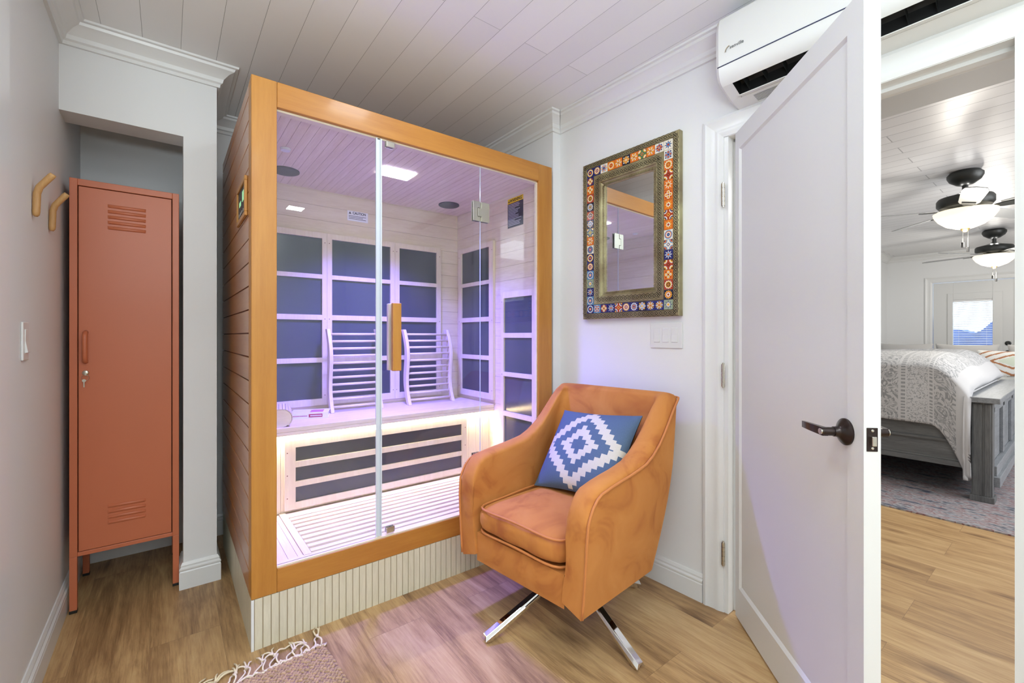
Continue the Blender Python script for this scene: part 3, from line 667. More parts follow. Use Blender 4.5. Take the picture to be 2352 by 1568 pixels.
heater('heater_panel', BFM, .505, 1.470, 0, 0, [(.335, .410), (.438, .508), (.538, .608)], .455, 1.505, .30, .645)
# ceiling lamp, speakers, stickers
mb = MB(); mb.box(.89, 1.075, 2.235, 2.365, 2.042, 2.052); mb.build('ceiling_lamp', LAMPON, sa, bevel=.004)
for (x, y) in ((.499, 2.63), (1.502, 2.64)):
    mb = MB(); mb.lathe([(0, -.004), (.064, -.004), (.069, -.001), (.069, .006), (0, .006)], (x, y, 2.045), 36); mb.build('speaker', SPEAKER, sa, auto=40)
mb = MB(); mb.lathe([(0, -.01), (.02, -.01), (.024, 0), (0, 0)], (.44, 2.32, 2.049), 24); mb.build('vent_knob', WPLASTIC, sa, auto=40)
YEL = mat('yellow_label', S(240, 200, 20), .4); DKL = mat('dark_label', S(34, 36, 62), .4); LBT = mat('label_small_print', S(190, 190, 205), .5)
WHL = mat('white_label', S(240, 240, 245), .4)
mb = MB(); mb.box(IX1-.0012, IX1, 2.088, 2.242, 1.84, 1.992, 0); mb.box(IX1-.0012, IX1, 2.088, 2.242, 1.9925, 2.022, 1)
rnd = random.Random(3)
for k in range(15):
    z = 1.982-k*.0092; w_ = .12 if k % 4 != 3 else .07
    w_ *= rnd.uniform(.8, 1.08); mb.box(IX1-.0016, IX1-.0012, 2.236-w_, 2.236, z, z+.0032, 2)
stk = mb.build('warning_sticker', [DKL, YEL, LBT], sa, label='dark sticker with yellow WARNING header')
text('lettering', '\u25b2WARNING' if False else 'WARNING', .026, frameM((IX1-.0014, 2.160, 2.0065), (0, -1, 0), (0, 0, 1), (-1, 0, 0)), BLACK, stk, sx=.95, bold=.0006)
mb = MB(); mb.add([(IX1-.0016, 2.2365, 1.9985), (IX1-.0016, 2.2205, 1.9985), (IX1-.0016, 2.2285, 2.0145)], [(0, 1, 2)]); mb.build('warning_triangle', BLACK, stk)
mb = MB(); mb.box(.897, 1.028, IY1-.0012, IY1, 1.895, 1.958)
cst = mb.build('caution_sticker', WHL, sa)
text('lettering', 'CAUTION', .022, frameM((.972, IY1-.0014, 1.945), (1, 0, 0), (0, 0, 1), (0, -1, 0)), DKL, cst, sx=.85, bold=.0006)
mb = MB(); mb.add([(.905, IY1-.0016, 1.938), (.921, IY1-.0016, 1.938), (.913, IY1-.0016, 1.953)], [(0, 1, 2)])
for k in range(3): mb.box(.905, 1.015-.02*(k % 2), IY1-.0016, IY1-.0012, 1.925-k*.009, 1.928-k*.009)
mb.build('label_print', DKL, cst)
# glazing
gy = SY0+.015
mb = MB(); mb.box(SX0+.084, .718, gy, gy+.006, .287, 2.03); mb.build('fixed_glass', GLASS, sa)
mb = MB(); mb.box(1.2665, SX1-.099, gy, gy+.006, .287, 2.03); mb.build('fixed_glass', GLASS, sa)
mb = MB(); mb.box(.7185, .725, gy-.001, gy+.007, .287, 2.03); mb.box(.7375, .7435, gy-.004, gy+.006, .29, 2.028); mb.box(.7255, .737, gy+.003, gy+.008, .287, 2.03); mb.build('magnetic_seal', GEDGE, sa)
mb = MB(); mb.box(.744, 1.263, gy, gy+.006, .292, 2.026); gd = mb.build('glass_door', GLASS, sa)
mb = MB(); mb.box(1.263, 1.2642, gy, gy+.006, .292, 2.026); mb.build('door_edge', GEDGE, gd)
for zc in (1.797, .523):
    mb = MB()
    for y0_, y1_ in ((gy-.007, gy-.0005), (gy+.0065, gy+.013)):
        mb.prism([(1.2165, zc-.05), (1.260, zc-.05), (1.260, zc-.027), (1.243, zc-.027), (1.243, zc+.019), (1.260, zc+.019), (1.260, zc+.05), (1.2165, zc+.05)], y0_, y1_, 'y')
        mb.prism([(1.266, zc-.05), (1.3145, zc-.05), (1.3145, zc+.05), (1.266, zc+.05), (1.266, zc+.017), (1.245, zc+.017), (1.245, zc-.025), (1.266, zc-.025)], y0_, y1_, 'y')
    mb.cyl((1.263, gy+.003, zc-.048), (1.263, gy+.003, zc-.027), .005, 10); mb.cyl((1.263, gy+.003, zc+.019), (1.263, gy+.003, zc+.048), .005, 10)
    mb.build('glass_hinge', STEEL, gd, bevel=.0008)
mb = MB(); mb.box(.782, .822, gy-.034, gy-.012, 1.01, 1.31, 0); mb.box(.782, .822, gy+.018, gy+.040, 1.01, 1.31, 1)
for z in (1.06, 1.26): mb.cyl((.802, gy-.012, z), (.802, gy+.018, z), .0085, 16, 2)
mb.build('door_handle', [ORANGEZ, PALEZ, STEEL], gd, bevel=.003)
for z, nm in ((2.012, 'top_catch'), (.305, 'bottom_catch')):
    mb = MB(); mb.box(.762, .802, gy-.008, gy-.001, z-.012, z+.014); mb.box(.762, .802, gy+.007, gy+.013, z-.012, z+.014); mb.build(nm, CHROME if z < 1 else STEEL, gd, bevel=.006, seg=3)
# control panel on the left outer wall
mb = MB(); mb.box(SX0-.011, SX0-.0005, 1.975, 2.23, 1.765, 1.782, 0); mb.box(SX0-.011, SX0-.0005, 1.975, 2.23, 1.628, 1.645, 0)
mb.box(SX0-.011, SX0-.0005, 1.975, 1.995, 1.645, 1.765, 0); mb.box(SX0-.011, SX0-.0005, 2.21, 2.23, 1.645, 1.765, 0)
cp = mb.build('control_panel', ORANGEZ, sa, bevel=.002)
LCD = mat('lit_display', S(120, 200, 150), .2, emis=(.3, .8, .35, 1), estr=.6)
mb = MB(); mb.box(SX0-.005, SX0-.0006, 1.995, 2.21, 1.645, 1.765, 0)
mb.box(SX0-.0056, SX0-.005, 2.03, 2.09, 1.705, 1.745, 1); mb.box(SX0-.0056, SX0-.005, 2.13, 2.18, 1.70, 1.72, 1)
for k in range(5): mb.cyl((SX0-.0065, 2.02+k*.04, 1.667), (SX0-.005, 2.02+k*.04, 1.667), .007, 12, 2)
mb.build('display', [BLACK, LCD, GREYF], cp)

# backrests on the bench
def backrest(x0, x1, label, grp):
    yb, yt = 2.70, 2.805; b = thing('bench_backrest', label, 'backrest', ((x0+x1)/2, 2.72, .716), 0, grp)
    def P(t):      # curved rail: t 0 bottom -> 1 top
        return Vector((0, 2.695+.10*t+.030*sin(2*pi*t*.95+.2)-.010, .7165+.49*t))
    for x in (x0, x1):
        mb = MB(); vs = []; n = 16
        for i in range(n+1):
            t = i/n; p = P(t); hw = .021-.003*cos(2*pi*t)
            vs += [(x-.0105, p.y-hw, p.z), (x+.0105, p.y-hw, p.z), (x+.0105, p.y+hw, p.z), (x-.0105, p.y+hw, p.z)]
        fs = [(i*4+j, i*4+(j+1) % 4, i*4+4+(j+1) % 4, i*4+4+j) for i in range(n) for j in range(4)]+[(0, 1, 2, 3), (n*4, n*4+1, n*4+2, n*4+3)]
        mb.add(vs, fs); mb.build('side_rail', PALEZ, b, bevel=.003)
    for k in range(11):
        t = .06+.875*k/10; p = P(t); mb = MB(); mb.cyl((x0+.009, p.y-.004, p.z), (x1-.009, p.y-.004, p.z), .0072, 12); mb.build('rung', PALE, b, smooth=True)
backrest(.757, 1.052, 'slatted pale wood backrest standing on the sauna bench left of the door handle', 'slatted backrests on the sauna bench')
backrest(1.240, 1.560, 'slatted pale wood backrest standing on the sauna bench right of the door handle', 'slatted backrests on the sauna bench')
# wooden headrest, its rounded end towards the right
hr = thing('wooden_headrest', 'rounded pale wood headrest with nailed slats at the left end of the bench', 'headrest', (.40, 2.47, .716))
def stad(n=10, hw=.055, r=.042):
    p = []
    for i in range(n+1): q = -pi/2+pi*i/n; p.append((hw+r*cos(q), r+r*sin(q)*1.0))
    for i in range(n+1): q = pi/2+pi*i/n; p.append((-hw+r*cos(q), r+r*sin(q)))
    return p
HM = Matrix.Translation((.392, 2.44, .7165)) @ Matrix.Rotation(radians(170), 4, 'Z')
for a, b in ((-.006, .012), (-.21, -.195)):
    mb = MB(HM); mb.prism(stad(), b, a, 'y'); mb.build('end_panel', PALE, hr)
ps = stad(10, .056, .0425)
for i in range(len(ps)):
    a, b = ps[i], ps[(i+1) % len(ps)]; ln = math.hypot(b[0]-a[0], b[1]-a[1])
    if b[1] < .012 and a[1] < .012: continue
    kk = max(1, int(ln/.016))
    for j in range(kk):
        pa = [a[q]+(b[q]-a[q])*(j+.06)/kk for q in (0, 1)]; pb = [a[q]+(b[q]-a[q])*(j+.94)/kk for q in (0, 1)]
        nx, ny = (pb[1]-pa[1]), -(pb[0]-pa[0]); nl = math.hypot(nx, ny) or 1; nx /= nl; ny /= nl
        mb = MB(HM); mb.prism([(pa[0], pa[1]), (pb[0], pb[1]), (pb[0]+nx*.004, pb[1]+ny*.004), (pa[0]+nx*.004, pa[1]+ny*.004)], .012, -.21, 'y'); mb.build('slat', PALEY, hr)
# book
bk = thing('book', 'white paperback book with red spine block lying on the sauna bench', 'book', (.63, 2.645, .7165), radians(-20))
BM = WM[bk.name] @ Matrix.Diagonal((1.32, 1.25, 1.12, 1)); PAPER = mat('paper_pages', S(236, 234, 232), .8); REDB = mat('red_spine_block', S(170, 40, 70), .5); COVER = mat('white_cover', S(240, 238, 242), .35); PINKC = mat('pink_cover_print', S(205, 120, 150), .4)
mb = MB(BM); mb.box(-.072, .068, -.052, .052, .002, .026); mb.build('pages', PAPER, bk)
mb = MB(BM); mb.box(-.074, .072, -.054, .054, .026, .0275); mb.box(-.074, .072, -.054, .054, .0, .002); mb.box(-.074, .072, -.0555, -.0535, 0, .0275)
mb.box(-.002, .05, -.0560, -.0554, .006, .022, 1); mb.box(.0, .05, -.035, .03, .0274, .0279, 2); mb.build('cover', [COVER, REDB, PINKC], bk)
mb = MB(BM)
for k in range(11): mb.box(.004+k*.004, .0068+k*.004, -.0564, -.0559, .011, .017, 0)
for k in range(12): mb.box(-.066+k*.005, -.063+k*.005, -.0560, -.0553, .011, .016, 1)
mb.build('spine_print', [COVER, REDB], bk)

# ================================================================== LOCKER
LX0, LX1, LY0, LY1 = -.326, .042, 2.602, 3.0; LZ = 1.828; LB = .235
lk = thing('metal_locker', 'tall rust-orange metal locker on legs standing in the alcove', 'locker', ((LX0+LX1)/2, LY0, 0))
mb = MB()
mb.box(LX0, LX1, LY0+.02, LY1, LB+.02, LZ); mb.box(LX0, LX0+.025, LY0, LY0+.0205, LB, LZ); mb.box(LX1-.025, LX1, LY0, LY0+.0205, LB, LZ)
mb.box(LX0+.025, LX1-.025, LY0, LY0+.0205, LZ-.028, LZ); mb.box(LX0+.025, LX1-.025, LY0, LY0+.0205, LB, LB+.018)
mb.box(LX0+.026, LX1-.026, LY0+.012, LY0+.0202, LB+.018, LZ-.028, 1)
mb.build('body', [LOCK, LOCKD], lk, bevel=.002)
for x in (LX0, LX1-.024):
    for y in (LY0, LY1-.024):
        mb = MB(); mb.box(x, x+.024, y, y+.024, .012, LB); mb.box(x-.0005, x+.0245, y-.0005, y+.0245, 0, .0125, 1); mb.build('leg', [LOCK, BLACK], lk, bevel=.0015)
mb = MB(); D0, D1 = LX0+.0285, LX1-.0285; DZ0, DZ1 = LB+.0205, LZ-.0315
mb.box(D0, D1, LY0-.001, LY0+.0115, DZ0, DZ1)
dr = mb.build('door', LOCK, lk, bevel=.0015)
def louvre(zc, up):
    xc = (D0+D1)/2
    for k in range(4 if not up else 5):
        z = zc-k*.0235
        mb = MB()
        prof = [(0, .0006), (.004, .006), (.009, .007), (.0125, .005), (.014, 0)] if up else [(0, 0), (.002, .005), (.006, .007), (.011, .005), (.014, 0)]
        pts = []
        W = .058
        for (dz, h) in prof:
            tp = .010*(1-h/.007)
            pts += [(xc-W-.006+(.006 if h > .004 else 0), LY0-.0012-h, z-dz), (xc+W+.006-(.006 if h > .004 else 0), LY0-.0012-h, z-dz)]
        fs = [(2*i, 2*i+1, 2*i+3, 2*i+2) for i in range(4)]+[(0, 2, 4, 6, 8), (1, 3, 5, 7, 9), (0, 1, 9, 8)]
        mb.add(pts, fs); mb.build('louvre', LOCK, dr, auto=50)
louvre(1.735, True); louvre(.432, False)
mb = MB(); hx = D0+.022
mb.tube([(hx, LY0-.001, 1.055), (hx, LY0-.018, 1.058), (hx, LY0-.026, 1.07), (hx, LY0-.028, 1.09), (hx, LY0-.028, 1.145), (hx, LY0-.026, 1.165), (hx, LY0-.018, 1.177), (hx, LY0-.001, 1.18)], .0085, 12)
mb.build('handle', LOCK, dr, smooth=True)
mb = MB(); mb.lathe([(0, 0), (.0105, 0), (.0105, .004), (.008, .006), (0, .006)], M=Matrix.Translation((hx, LY0-.001, 1.008)) @ Matrix.Rotation(radians(90), 4, 'X'), n=20)
mb.box(hx-.0015, hx+.0015, LY0-.014, LY0-.006, .998, 1.016)
lkk = mb.build('lock', STEEL, dr, auto=40)
mb = MB(); mb.tube([(hx+.012*cos(a), LY0-.0125, .988+.012*sin(a)) for a in [2*pi*i/18 for i in range(18)]], .0009, 6, closed=True)
mb.box(hx-.006, hx-.002, LY0-.013, LY0-.0115, .948, .978); mb.cyl((hx-.004, LY0-.0135, .976), (hx-.004, LY0-.011, .976), .0065, 12)
mb.build('key', STEEL, dr)
# hooks and light switch on the left wall
def hook(y, label):
    h = MB(); pts = []
    base = [(XL+.010, y, 1.560), (XL+.011, y, 1.60), (XL+.012, y, 1.630), (XL+.018, y-.004, 1.650), (XL+.034, y-.010, 1.672), (XL+.052, y-.016, 1.696)]
    for i in range(len(base)-1):
        for k in range(4):
            t = k/4; pts.append(tuple(base[i][q]*(1-t)+base[i+1][q]*t for q in range(3)))
    pts.append(base[-1])
    n = len(pts); rr = [.0098 if 0 < i < n-1 else .0085 for i in range(n)]
    h.tube([(pts[0][0], pts[0][1], pts[0][2]-.006)]+pts, [.004]+rr, 16)
    o = h.build('coat_hook', BEECH, origin=(XL, y, 1.56), smooth=True); tag(o, label, 'hook', 'wooden hooks on the left wall')
hook(2.10, 'bent pale wooden coat hook on the left wall, nearer the light switch')
hook(2.355, 'bent pale wooden coat hook on the left wall, nearer the locker')
sw = thing('light_switch', 'white single rocker switch on the left wall below the wooden hooks', 'light switch', (XL, 1.995, 1.09))
mb = MB(); mb.box(XL, XL+.006, 1.96, 2.03, 1.09, 1.207); mb.build('cover_plate', WPLASTIC, sw, bevel=.0025)
mb = MB(); mb.prism([(XL+.005, 1.112), (XL+.013, 1.114), (XL+.0075, 1.15), (XL+.008, 1.184), (XL+.005, 1.186)], 1.978, 2.012, 'y'); mb.build('rocker', WPLASTIC, sw, bevel=.001)
# triple switch on the right wall
sw = thing('light_switch', 'white triple rocker switch plate on the right wall below the tiled mirror', 'light switch', rw(1.21, 0, 1.107))
mb = MB(MR); mb.box(1.128, 1.295, 0, .006, 1.107, 1.228); mb.build('cover_plate', WPLASTIC, sw, bevel=.0025)
for k in range(3):
    s0 = 1.150+k*.046; mb = MB(MR); mb.prism([(.005, 1.134), (.0095, 1.136), (.007, 1.168), (.0075, 1.202), (.005, 1.203)], s0, s0+.033, 'x'); mb.build('rocker', WPLASTIC, sw, bevel=.001)

# ================================================================== MIRROR
m0, m1, n0, n1 = 1.130, 1.704, 1.256, 2.098
mi = thing('wall_mirror', 'rectangular mirror in aged tin frame with band of colourful painted tiles', 'mirror', rw((m0+m1)/2, 0, n0))
mb = MB(MR)
def ring(mb, i0, i1, h0, h1, mi_=0, base=None):
    """rectangular ring between insets i0..i1 rising from height h0 (outer) to h1 (inner)"""
    a = [(m0+i0, n0+i0), (m1-i0, n0+i0), (m1-i0, n1-i0), (m0+i0, n1-i0)]; b = [(m0+i1, n0+i1), (m1-i1, n0+i1), (m1-i1, n1-i1), (m0+i1, n1-i1)]
    mb.add([(x, h0, z) for x, z in a]+[(x, h1, z) for x, z in b], [(k, (k+1) % 4, 4+(k+1) % 4, 4+k) for k in range(4)], mi_)
H_ = .032
ring(mb, 0, 0, .0, H_-.004); ring(mb, 0, .004, H_-.004, H_); ring(mb, .004, .028, H_, H_); ring(mb, .028, .030, H_, H_-.004); ring(mb, .030, .077, H_-.004, H_-.004)
ring(mb, .077, .079, H_-.004, H_); ring(mb, .079, .118, H_, H_-.002); ring(mb, .118, .122, H_-.002, .022); ring(mb, .122, .140, .022, .012); ring(mb, .140, .143, .012, .006)
mb.box(m0+.003, m1-.003, .0, .003, n0+.003, n1-.003)
fr = mb.build('frame', TIN, mi)
# embossing: crossed sine ropes along each band + fine ribs round the glass
def emb(mb, inset, amp, hgt, wl):
    for (ax, c, a, b) in (('s', n1-inset, m0+inset, m1-inset), ('s', n0+inset, m0+inset, m1-inset), ('z', m0+inset, n0+inset, n1-inset), ('z', m1-inset, n0+inset, n1-inset)):
        k = int((b-a)/wl*8)
        for ph, am, off in ((0, amp, 0), (pi, amp, 0), (0, amp*.45, -amp*1.75), (pi, amp*.45, amp*1.75)):
            pts = []
            for i in range(k+1):
                t = a+(b-a)*i/k; v_ = c+off+am*sin(2*pi*(t-a)/wl+ph)*(1 if off == 0 else abs(sin(pi*(t-a)/wl))*1.6-.0)
                pts.append((t, hgt, v_) if ax == 's' else (v_, hgt, t))
            mb.tube(pts, .0011, 4, flat=1)
mb = MB(MR); emb(mb, .0155, .0055, H_+.0002, .0235); emb(mb, .0985, .0062, H_-.0006, .0235)
mb.build('embossing', TIND, fr)
mb = MB(MR)
for side in range(4):
    a, b = (m0+.13, m1-.13) if side < 2 else (n0+.13, n1-.13); k = int((b-a)/.0062)
    for i in range(k):
        t = a+i*.0062+.001
        if side < 2:
            c = n1 if side == 0 else n0; sg = -1 if side == 0 else 1
            mb.box(t, t+.0028, .012, .0205, c+sg*.125, c+sg*.138)
        else:
            c = m1 if side == 2 else m0; sg = -1 if side == 2 else 1
            mb.box(c+sg*.125, c+sg*.138, .012, .0205, t, t+.0028)
mb.build('ribbed_lip', TIN, fr)
mb = MB(MR); mb.box(m0+.1425, m1-.1425, .0035, .0065, n0+.1425, n1-.1425); mb.build('mirror_glass', MIRROR, mi)
# painted tiles
PAL = [mat('glaze_'+nm, S(*c), .18, spec=.6) for nm, c in (('white', (232, 226, 208)), ('cobalt', (36, 44, 108)), ('sky', (88, 144, 190)), ('orange', (222, 116, 40)), ('yellow', (232, 176, 56)),
       ('rust', (176, 66, 36)), ('green', (74, 116, 84)), ('navy', (26, 30, 56)), ('sage', (150, 166, 140)), ('brown', (96, 40, 28)))]
Wt, Cb, Sk, Or, Ye, Ru, Gr, Nv, Sg, Bn = range(10)
def tile(mb, s0, z0, w_, h_, rnd, spec=None):
    hh = H_-.004; cx, cz = s0+w_/2, z0+h_/2; rx, rz = w_/2*.96, h_/2*.96; lev = [0]
    def poly(pts, c):
        lev[0] += 1; y = hh+.0034+lev[0]*.00006
        mb.add([(cx+a*rx, y, cz+b*rz) for a, b in pts], [tuple(range(len(pts)))], c)
    def disc(a, b, r, c, n=12, r2=None, ph=0):
        poly([(max(-.98, min(.98, a+(r if (i % 2 == 0 or r2 is None) else r2)*cos(2*pi*i/n+ph))), max(-.98, min(.98, b+(r if (i % 2 == 0 or r2 is None) else r2)*sin(2*pi*i/n+ph)))) for i in range(n)], c)
    bg, c1, c2, c3 = spec or rnd.choice([(Wt, Cb, Sk, Or), (Cb, Wt, Or, Ye), (Ru, Wt, Ye, Bn), (Nv, Ye, Or, Wt), (Or, Ye, Wt, Ru), (Sk, Wt, Cb, Or), (Sg, Cb, Ye, Ru), (Cb, Sk, Wt, Ru), (Wt, Nv, Sk, Ye), (Gr, Ye, Wt, Or), (Nv, Wt, Sk, Gr)])
    mb.box(cx-rx, cx+rx, hh, hh+.0032, cz-rz, cz+rz, bg)
    k = rnd.randrange(7)
    if k == 0:      # flower in scalloped disc
        disc(0, 0, .92, c1, 24, .74); disc(0, 0, .66, c2, 20)
        for i in range(8): q = pi*i/4; disc(.36*cos(q), .36*sin(q), .15, c3, 8)
        disc(0, 0, .14, bg, 8)
    elif k == 1:    # corner quarter rings, diamond in the middle
        for a in (-1, 1):
            for b in (-1, 1): disc(a*.85, b*.85, .62, c1, 16); disc(a*.85, b*.85, .42, c2, 16); disc(a*.85, b*.85, .2, c3, 10)
        disc(0, 0, .42, c3, 4); disc(0, 0, .2, bg, 8)
    elif k == 2:    # diamond with dots
        disc(0, 0, .95, c1, 4); disc(0, 0, .8, c2, 4)
        for i in range(4): q = pi*i/2; disc(.42*cos(q), .42*sin(q), .16, c3, 8); disc(.75*cos(q+pi/4), .75*sin(q+pi/4), .14, c3, 8)
        disc(0, 0, .18, c1, 8)
    elif k == 3:    # star
        disc(0, 0, .95, c1, 16, .4); disc(0, 0, .6, c2, 16, .34); disc(0, 0, .26, c3, 10)
    elif k == 4:    # four petals with rings
        for i in range(4): q = pi*i/2; disc(.5*cos(q), .5*sin(q), .36, c1, 14); disc(.5*cos(q), .5*sin(q), .24, c2, 12); disc(.5*cos(q), .5*sin(q), .1, c3, 8)
        for i in range(4): q = pi*i/2+pi/4; disc(.8*cos(q), .8*sin(q), .17, c3, 8)
        disc(0, 0, .2, c3, 10)
    elif k == 5:    # concentric
        disc(0, 0, .9, c1, 20); disc(0, 0, .72, c2, 20); disc(0, 0, .56, bg, 20); disc(0, 0, .4, c3, 14, .3); disc(0, 0, .16, c1, 8)
    else:           # snowflake rays
        for i in range(12):
            q = pi*i/6; a, b = cos(q), sin(q); px_, pz_ = -b*.07, a*.07
            poly([(.2*a-px_, .2*b-pz_), (.2*a+px_, .2*b+pz_), (.85*a+px_*1.6, .85*b+pz_*1.6), (.85*a-px_*1.6, .85*b-pz_*1.6)], c1 if i % 2 else c2)
        disc(0, 0, .34, c3, 16, .2); disc(0, 0, .12, c1, 8)
rnd = random.Random(21); mb = MB(MR)
ta, tb = m0+.030, m1-.030; tw = (tb-ta)/11; za, zb = n0+.030, n1-.030; th_ = (zb-za)/17
warm = [(Ru, Wt, Ye, Bn), (Or, Ye, Wt, Ru), (Nv, Ye, Or, Wt), (Or, Wt, Ye, Ru), (Gr, Ye, Wt, Or), (Wt, Sk, Or, Cb)]
cool = [(Cb, Wt, Sk, Or), (Wt, Cb, Sk, Ru), (Sk, Wt, Cb, Or), (Cb, Ye, Wt, Ru), (Nv, Wt, Sk, Ye), (Sg, Cb, Wt, Ye), (Ru, Wt, Cb, Ye)]
for i in range(11):
    tile(mb, ta+i*tw, zb-.046, tw, .046, rnd, rnd.choice(warm if 1 <= i <= 8 else cool)); tile(mb, ta+i*tw, za, tw, .046, rnd, rnd.choice(cool))
zz0, zz1 = za+.046, zb-.046; th_ = (zz1-zz0)/15
for i in range(15):
    tile(mb, ta, zz0+i*th_, .046, th_, rnd, rnd.choice(warm if i > 9 or i < 3 else cool+warm)); tile(mb, tb-.046, zz0+i*th_, .046, th_, rnd, rnd.choice(cool+warm[:2]))
mb.build('tile_border', PAL, mi)

# ================================================================== AIR CONDITIONER
ac = thing('air_conditioner', 'white wall-mounted air conditioner above the bedroom doorway', 'air conditioner', rw(.45, 0, 2.09))
s0, s1 = .03, .884
# section (n, z) of the body, with the outlet opening cut between two points
upper = [(0, 2.398), (.13, 2.398), (.165, 2.392), (.185, 2.375), (.193, 2.34), (.194, 2.26), (.192, 2.20), (.188, 2.165), (.178, 2.140), (.160, 2.128)]
lower = [(.085, 2.100), (.060, 2.094), (.02, 2.088), (0, 2.088)]
mb = MB(MR)
def strip(mb, prof, a, b, mi_=0): 
    k = len(prof); mb.add([(a, n_, z_) for n_, z_ in prof]+[(b, n_, z_) for n_, z_ in prof], [(i, i+1, k+i+1, k+i) for i in range(k-1)], mi_)
strip(mb, upper, s0+.012, s1-.012); strip(mb, lower, s0+.012, s1-.012)
op = [(.160, 2.128), (.085, 2.100)]
for a, b in ((s0+.012, s0+.05), (s1-.05, s1-.012)): strip(mb, op, a, b)
cav = [(.160, 2.128), (.150, 2.165), (.11, 2.175), (.085, 2.15), (.085, 2.100)]
full = upper+op[1:]+lower
for e, sg in ((s1-.012, 1), (s0+.012, -1)):
    k = len(full); cx_ = .09; cz_ = 2.25
    ins = [(cx_+(n_-cx_)*.93, cz_+(z_-cz_)*.93) if n_ > .001 else (0, cz_+(z_-cz_)*.95) for n_, z_ in full]
    mb.add([(e, n_, z_) for n_, z_ in full]+[(e+sg*.012, n_, z_) for n_, z_ in ins], [(i, i+1, k+i+1, k+i) for i in range(k-1)]+[tuple(range(k, 2*k))])
bd = mb.build('body', WPLASTIC, ac, auto=35)
mb = MB(MR); strip(mb, cav, s0+.05, s1-.05, 0)
for e in (s0+.05, s1-.05): mb.add([(e, n_, z_) for n_, z_ in cav], [tuple(range(len(cav)))], 0)
mb.build('air_outlet', BLACK, ac)
for k in range(11):
    s_ = s0+.11+k*.066; mb = MB(MR); mb.add([(s_, .148, 2.158), (s_, .095, 2.150), (s_, .09, 2.112), (s_, .152, 2.133)], [(0, 1, 2, 3)]); mb.prism([(.148, 2.158), (.095, 2.150), (.092, 2.122), (.146, 2.139)], s_, s_+.0015, 'x'); mb.build('vane', DARKG, ac)
mb = MB(MR); mb.add([(s0+.052, .1635, 2.124), (s1-.052, .1635, 2.124), (s1-.052, .108, 2.096), (s0+.052, .108, 2.096), (s0+.052, .1645, 2.128), (s1-.052, .1645, 2.128), (s1-.052, .106, 2.100), (s0+.052, .106, 2.100)],
                    [(0, 1, 2, 3), (4, 5, 6, 7), (0, 1, 5, 4), (2, 3, 7, 6), (0, 3, 7, 4), (1, 2, 6, 5)])
M2 = RWM @ Matrix.Translation((0, .112, 2.098)) @ Matrix.Rotation(radians(-12), 4, 'X') @ Matrix.Translation((0, -.112, -2.098))
mb2 = MB(M2); mb2.box(s0+.055, s1-.055, .090, .122, 2.093, 2.096); mb2.build('louvre_flap', WPLASTIC, ac, bevel=.001)
mb = MB(MR); strip(mb, [(.1915, 2.1930), (.1945, 2.1927), (.1945, 2.1907), (.190, 2.1902)], s0+.01, s1-.008, 0); mb.build('accent_line', DBLUE, ac)
LOGO = mat('logo_grey', S(90, 92, 96), .4); TAN = mat('logo_tan', S(190, 160, 110), .4)
lg = text('logo_lettering', 'senville', .0175, RWM @ frameM((.803, .1948, 2.247), (-1, 0, 0), (0, 0, 1), (0, 1, 0)), LOGO, ac, sx=1.0)
mb = MB(MR)
for r_, mi_ in ((.017, 0), (.020, 1)):
    mb.tube([(.826-r_*cos(q)*1.0, .1955, 2.236+r_*sin(q)) for q in [radians(100+i*8) for i in range(11)]], .0008, 5, mi_)
mb.build('logo_arc', [LOGO, TAN], ac)
mb = MB(MR)
for k in range(7):
    n_ = .030+k*.0065; z_ = 2.0885+(n_-.02)*.15
    mb.box(s1-.09, s1-.30, n_, n_+.003, z_-.0012, z_-.0004)
mb.build('rating_label', mat('label_grey', S(150, 150, 150), .6), ac)

# ================================================================== ARMCHAIR
CO = Vector((1.33, 1.355, 0))+Vector((-.108, .994, 0))*.014
FD = Vector((-.994, -.108, 0)).normalized(); WD = Vector((.108, -.994, 0)).normalized()*-1
CM = frameM(CO, FD, WD, (0, 0, 1))          # local x forward, y to the far side, z up
ch = thing('armchair', 'rust-orange velvet armchair with curved arms on a four-star chrome base', 'armchair', M=frameM(CO, FD, WD, (0, 0, 1)))
ZB = .222
hprof = [(.285, .50), (.28, .56), (.262, .602), (.235, .632), (.20, .648), (.12, .660), (0, .672), (-.10, .690), (-.17, .722), (-.23, .768), (-.29, .828), (-.345, .885), (-.375, .907), (-.39, .914), (-.6, .916)]
def interp(pr, x):
    for (a, va), (b, vb) in zip(pr, pr[1:]):
        if (a-x)*(x-b) >= 0 and a != b: t = (x-a)/(b-a); t2 = t; return va+(vb-va)*t2
    return pr[-1][1] if x < pr[-1][0] else pr[0][1]
XF = .285
def fback(z): return -.225-.20*max(0, (z-ZB))/.70
def halfw(z): return .316+.022*sin(min(1, (z-ZB)/.40)*pi/2)-.012*max(0, (z-.62)/.30)
def plan(t, z, off=0.0, rc=.055):
    """t 0..1 round the U from near-arm front (y<0) to far-arm front. off = inwards offset"""
    hw = halfw(z)-off; fb = fback(z)+off; r = max(.02, rc-off*.3); Ls = XF-fb-r; Lc = pi/2*r; Lb = 2*(hw-r)
    # fixed fractions
    ta, tb_, tc_, td = .36, .43, .57, .64
    if t <= ta: q = t/ta; return (XF-Ls*q, -hw)
    if t < tb_: q = (t-ta)/(tb_-ta)*pi/2; return (fb+r-r*sin(q), -hw+r-r*cos(q))
    if t <= tc_: q = (t-tb_)/(tc_-tb_); return (fb, -(hw-r)+Lb*q)
    if t < td: q = (t-tc_)/(td-tc_)*pi/2; return (fb+r-r*cos(q), hw-r+r*sin(q))
    q = (t-td)/(1-td); return (fb+r+Ls*q, hw)
TH = .085
def topz(t):
    z = .8
    for _ in range(6): z = interp(hprof, plan(t, z)[0])
    if .43 <= t <= .57: z = .915
    return z
